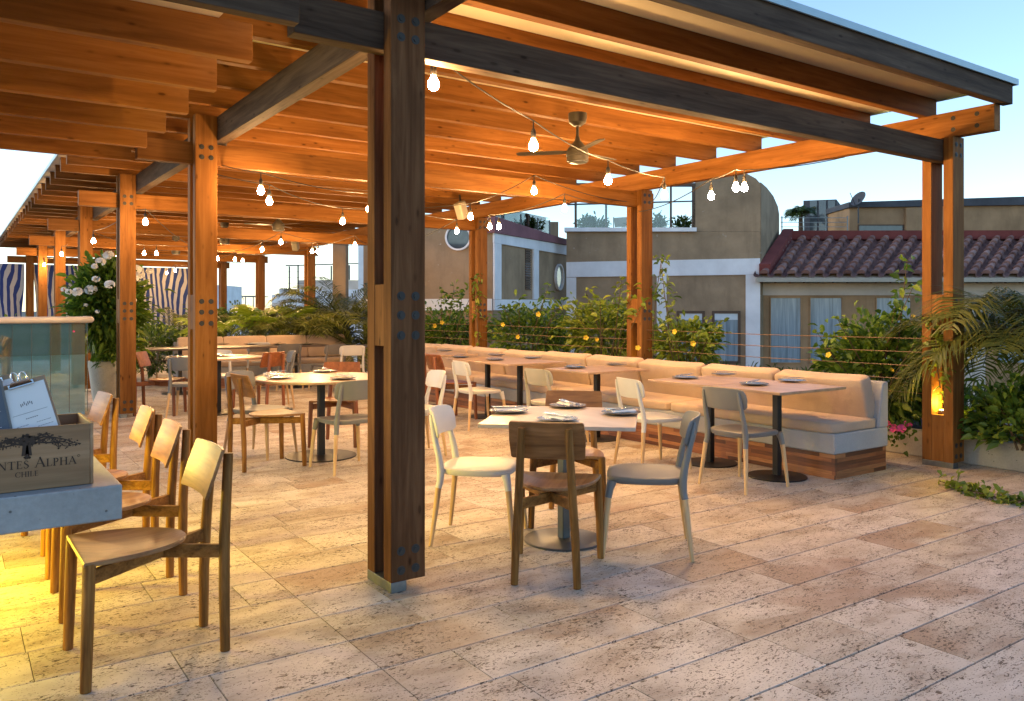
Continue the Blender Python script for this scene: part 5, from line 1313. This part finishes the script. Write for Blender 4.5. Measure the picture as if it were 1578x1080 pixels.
# roof terrace between the two houses
gb = house('dark glazed stair block on the roof between the two tan houses', 1264, 30, 'stair block', 'stair_block')
fG = Facade(1240, 30.5, 1289, 30.0); fG.poly(MB(), [(1238, 372), (1289, 372), (1289, 307), (1238, 309)], 0, 2.0).build('glazed_wall', M['slab'], gb, smooth=0)
for px in (1248, 1262, 1276): fG.poly(MB(), [(px, 309), (px + 11, 309), (px + 11, 370), (px, 370)], .02, .015).build('pane', M['window_dark'], gb, smooth=0)
rt = thing('terrace_railing', 'thin cable railing on the roof between the two tan houses', 'railing', far(1255, 27.8) + (4.0,))
fH = Facade(1203, 27.9, 1307, 27.9)
for y_ in (335, 342, 349): fH.poly(MB(), [(1203, y_), (1307, y_), (1307, y_ + .8), (1203, y_ + .8)], 0, .02).build('cable', M['galv'], rt, smooth=0)
for px in (1204, 1238, 1272, 1305): fH.poly(MB(), [(px, 333), (px + 1.4, 333), (px + 1.4, 366), (px, 366)], .03, .03).build('rail_post', M['galv'], rt, smooth=0)
m = MB(); fH.poly(m, [(1199, 366), (1310, 366), (1310, 380), (1199, 380)], 0, 3.0); m.build('terrace_slab', M['tan'], rt, smooth=0)
x, y = far(1234, 29.0); z = zat(352, 29)
t = thing('palm', 'small feather palm on the roof between the two tan houses', 'palm', (x, y, z))
MB().tube([(x, y, z - .3), (x, y, z + .5)], [.09, .07], 10).build('trunk', M['stem'], t)
for i in range(16): frond_mesh((x, y, z + .5), 2 * PI * i / 16 + .2, random.uniform(.55, .75), random.uniform(.5, 1.1), random.uniform(.5, 1.0), 26, .30, .03, 900 + i, M['leaf_dark'], t)
# far white house with stepped walls and railing, left
h = house('distant white stepped house with a dark roof railing, seen through the far posts', 480, 45)
fW = Facade(410, 46, 575, 44)
fW.poly(MB(), [(419, 640), (575, 640), (575, 446), (450, 446), (450, 445), (430, 445), (430, 454), (419, 454)], 0, 6).build('wall', M['white_stucco'], h, smooth=0)
fW.poly(MB(), [(451, 445.8), (560, 445.8), (560, 431), (451, 431)], -.6, 6).build('upper_wall', M['cream_stucco'], h, smooth=0)
fW.poly(MB(), [(556, 445.6), (640, 445.6), (640, 374), (556, 374)], .3, 6).build('tower', M['white_stucco'], h, smooth=0)
rg_ = thing('roof_railing', 'dark railing on the distant white stepped house', 'railing', far(490, 44.5) + (3.0,))
for px, y0, y1 in ((440, 410, 446), (453.6, 408, 445), (466.5, 412, 431), (505, 409, 431), (533, 408, 431)): fW.poly(MB(), [(px, y0), (px + 1.6, y0), (px + 1.6, y1), (px, y1)], -.3, .06).build('rail_post', M['dark_rail'], rg_, smooth=0)
fW.poly(MB(), [(436, 408), (556, 404.5), (556, 406), (436, 409.8)], -.25, .06).build('handrail', M['dark_rail'], rg_, smooth=0)
for y_ in (418, 427, 436): fW.poly(MB(), [(440, y_), (470, y_), (470, y_ + .5), (440, y_ + .5)], -.28, .03).build('cable', M['dark_rail'], rg_, smooth=0)
cl = thing('column', 'square tan column standing beyond the far right posts', 'column', far(523, 21) + (-.3,))
fK = Facade(512.5, 21, 533, 21); fK.poly(MB(), [(512.5, 560), (533, 560), (533, 352), (512.5, 352)], 0, .35).build('shaft', M['tan_grey'], cl, bevel=.01)
fK.poly(MB(), [(511.5, 560), (534, 560), (534, 548), (511.5, 548)], .02, .39).build('column_base', M['tan_grey'], cl, bevel=.01)
h = house('low distant white pavilion with a flat canopy, far beyond the posts', 375, 70)
fP = Facade(360, 70, 392, 70); fP.poly(MB(), [(362, 457), (392, 457), (392, 455.5), (362, 455.5)], 0, 4).build('roof', M['galv'], h, smooth=0)
for px in (364, 377, 389): fP.poly(MB(), [(px, 500), (px + .8, 500), (px + .8, 457.2), (px, 457.2)], -.1, .15).build('post', M['galv'], h, smooth=0)
h = house('distant pale blue building at the far left gap between posts', 330, 60)
fQ = Facade(325, 60, 338, 60); fQ.poly(MB(), [(318, 520), (338, 520), (338, 439), (318, 439)], 0, 5).build('wall', M['white_stucco'], h, smooth=0)
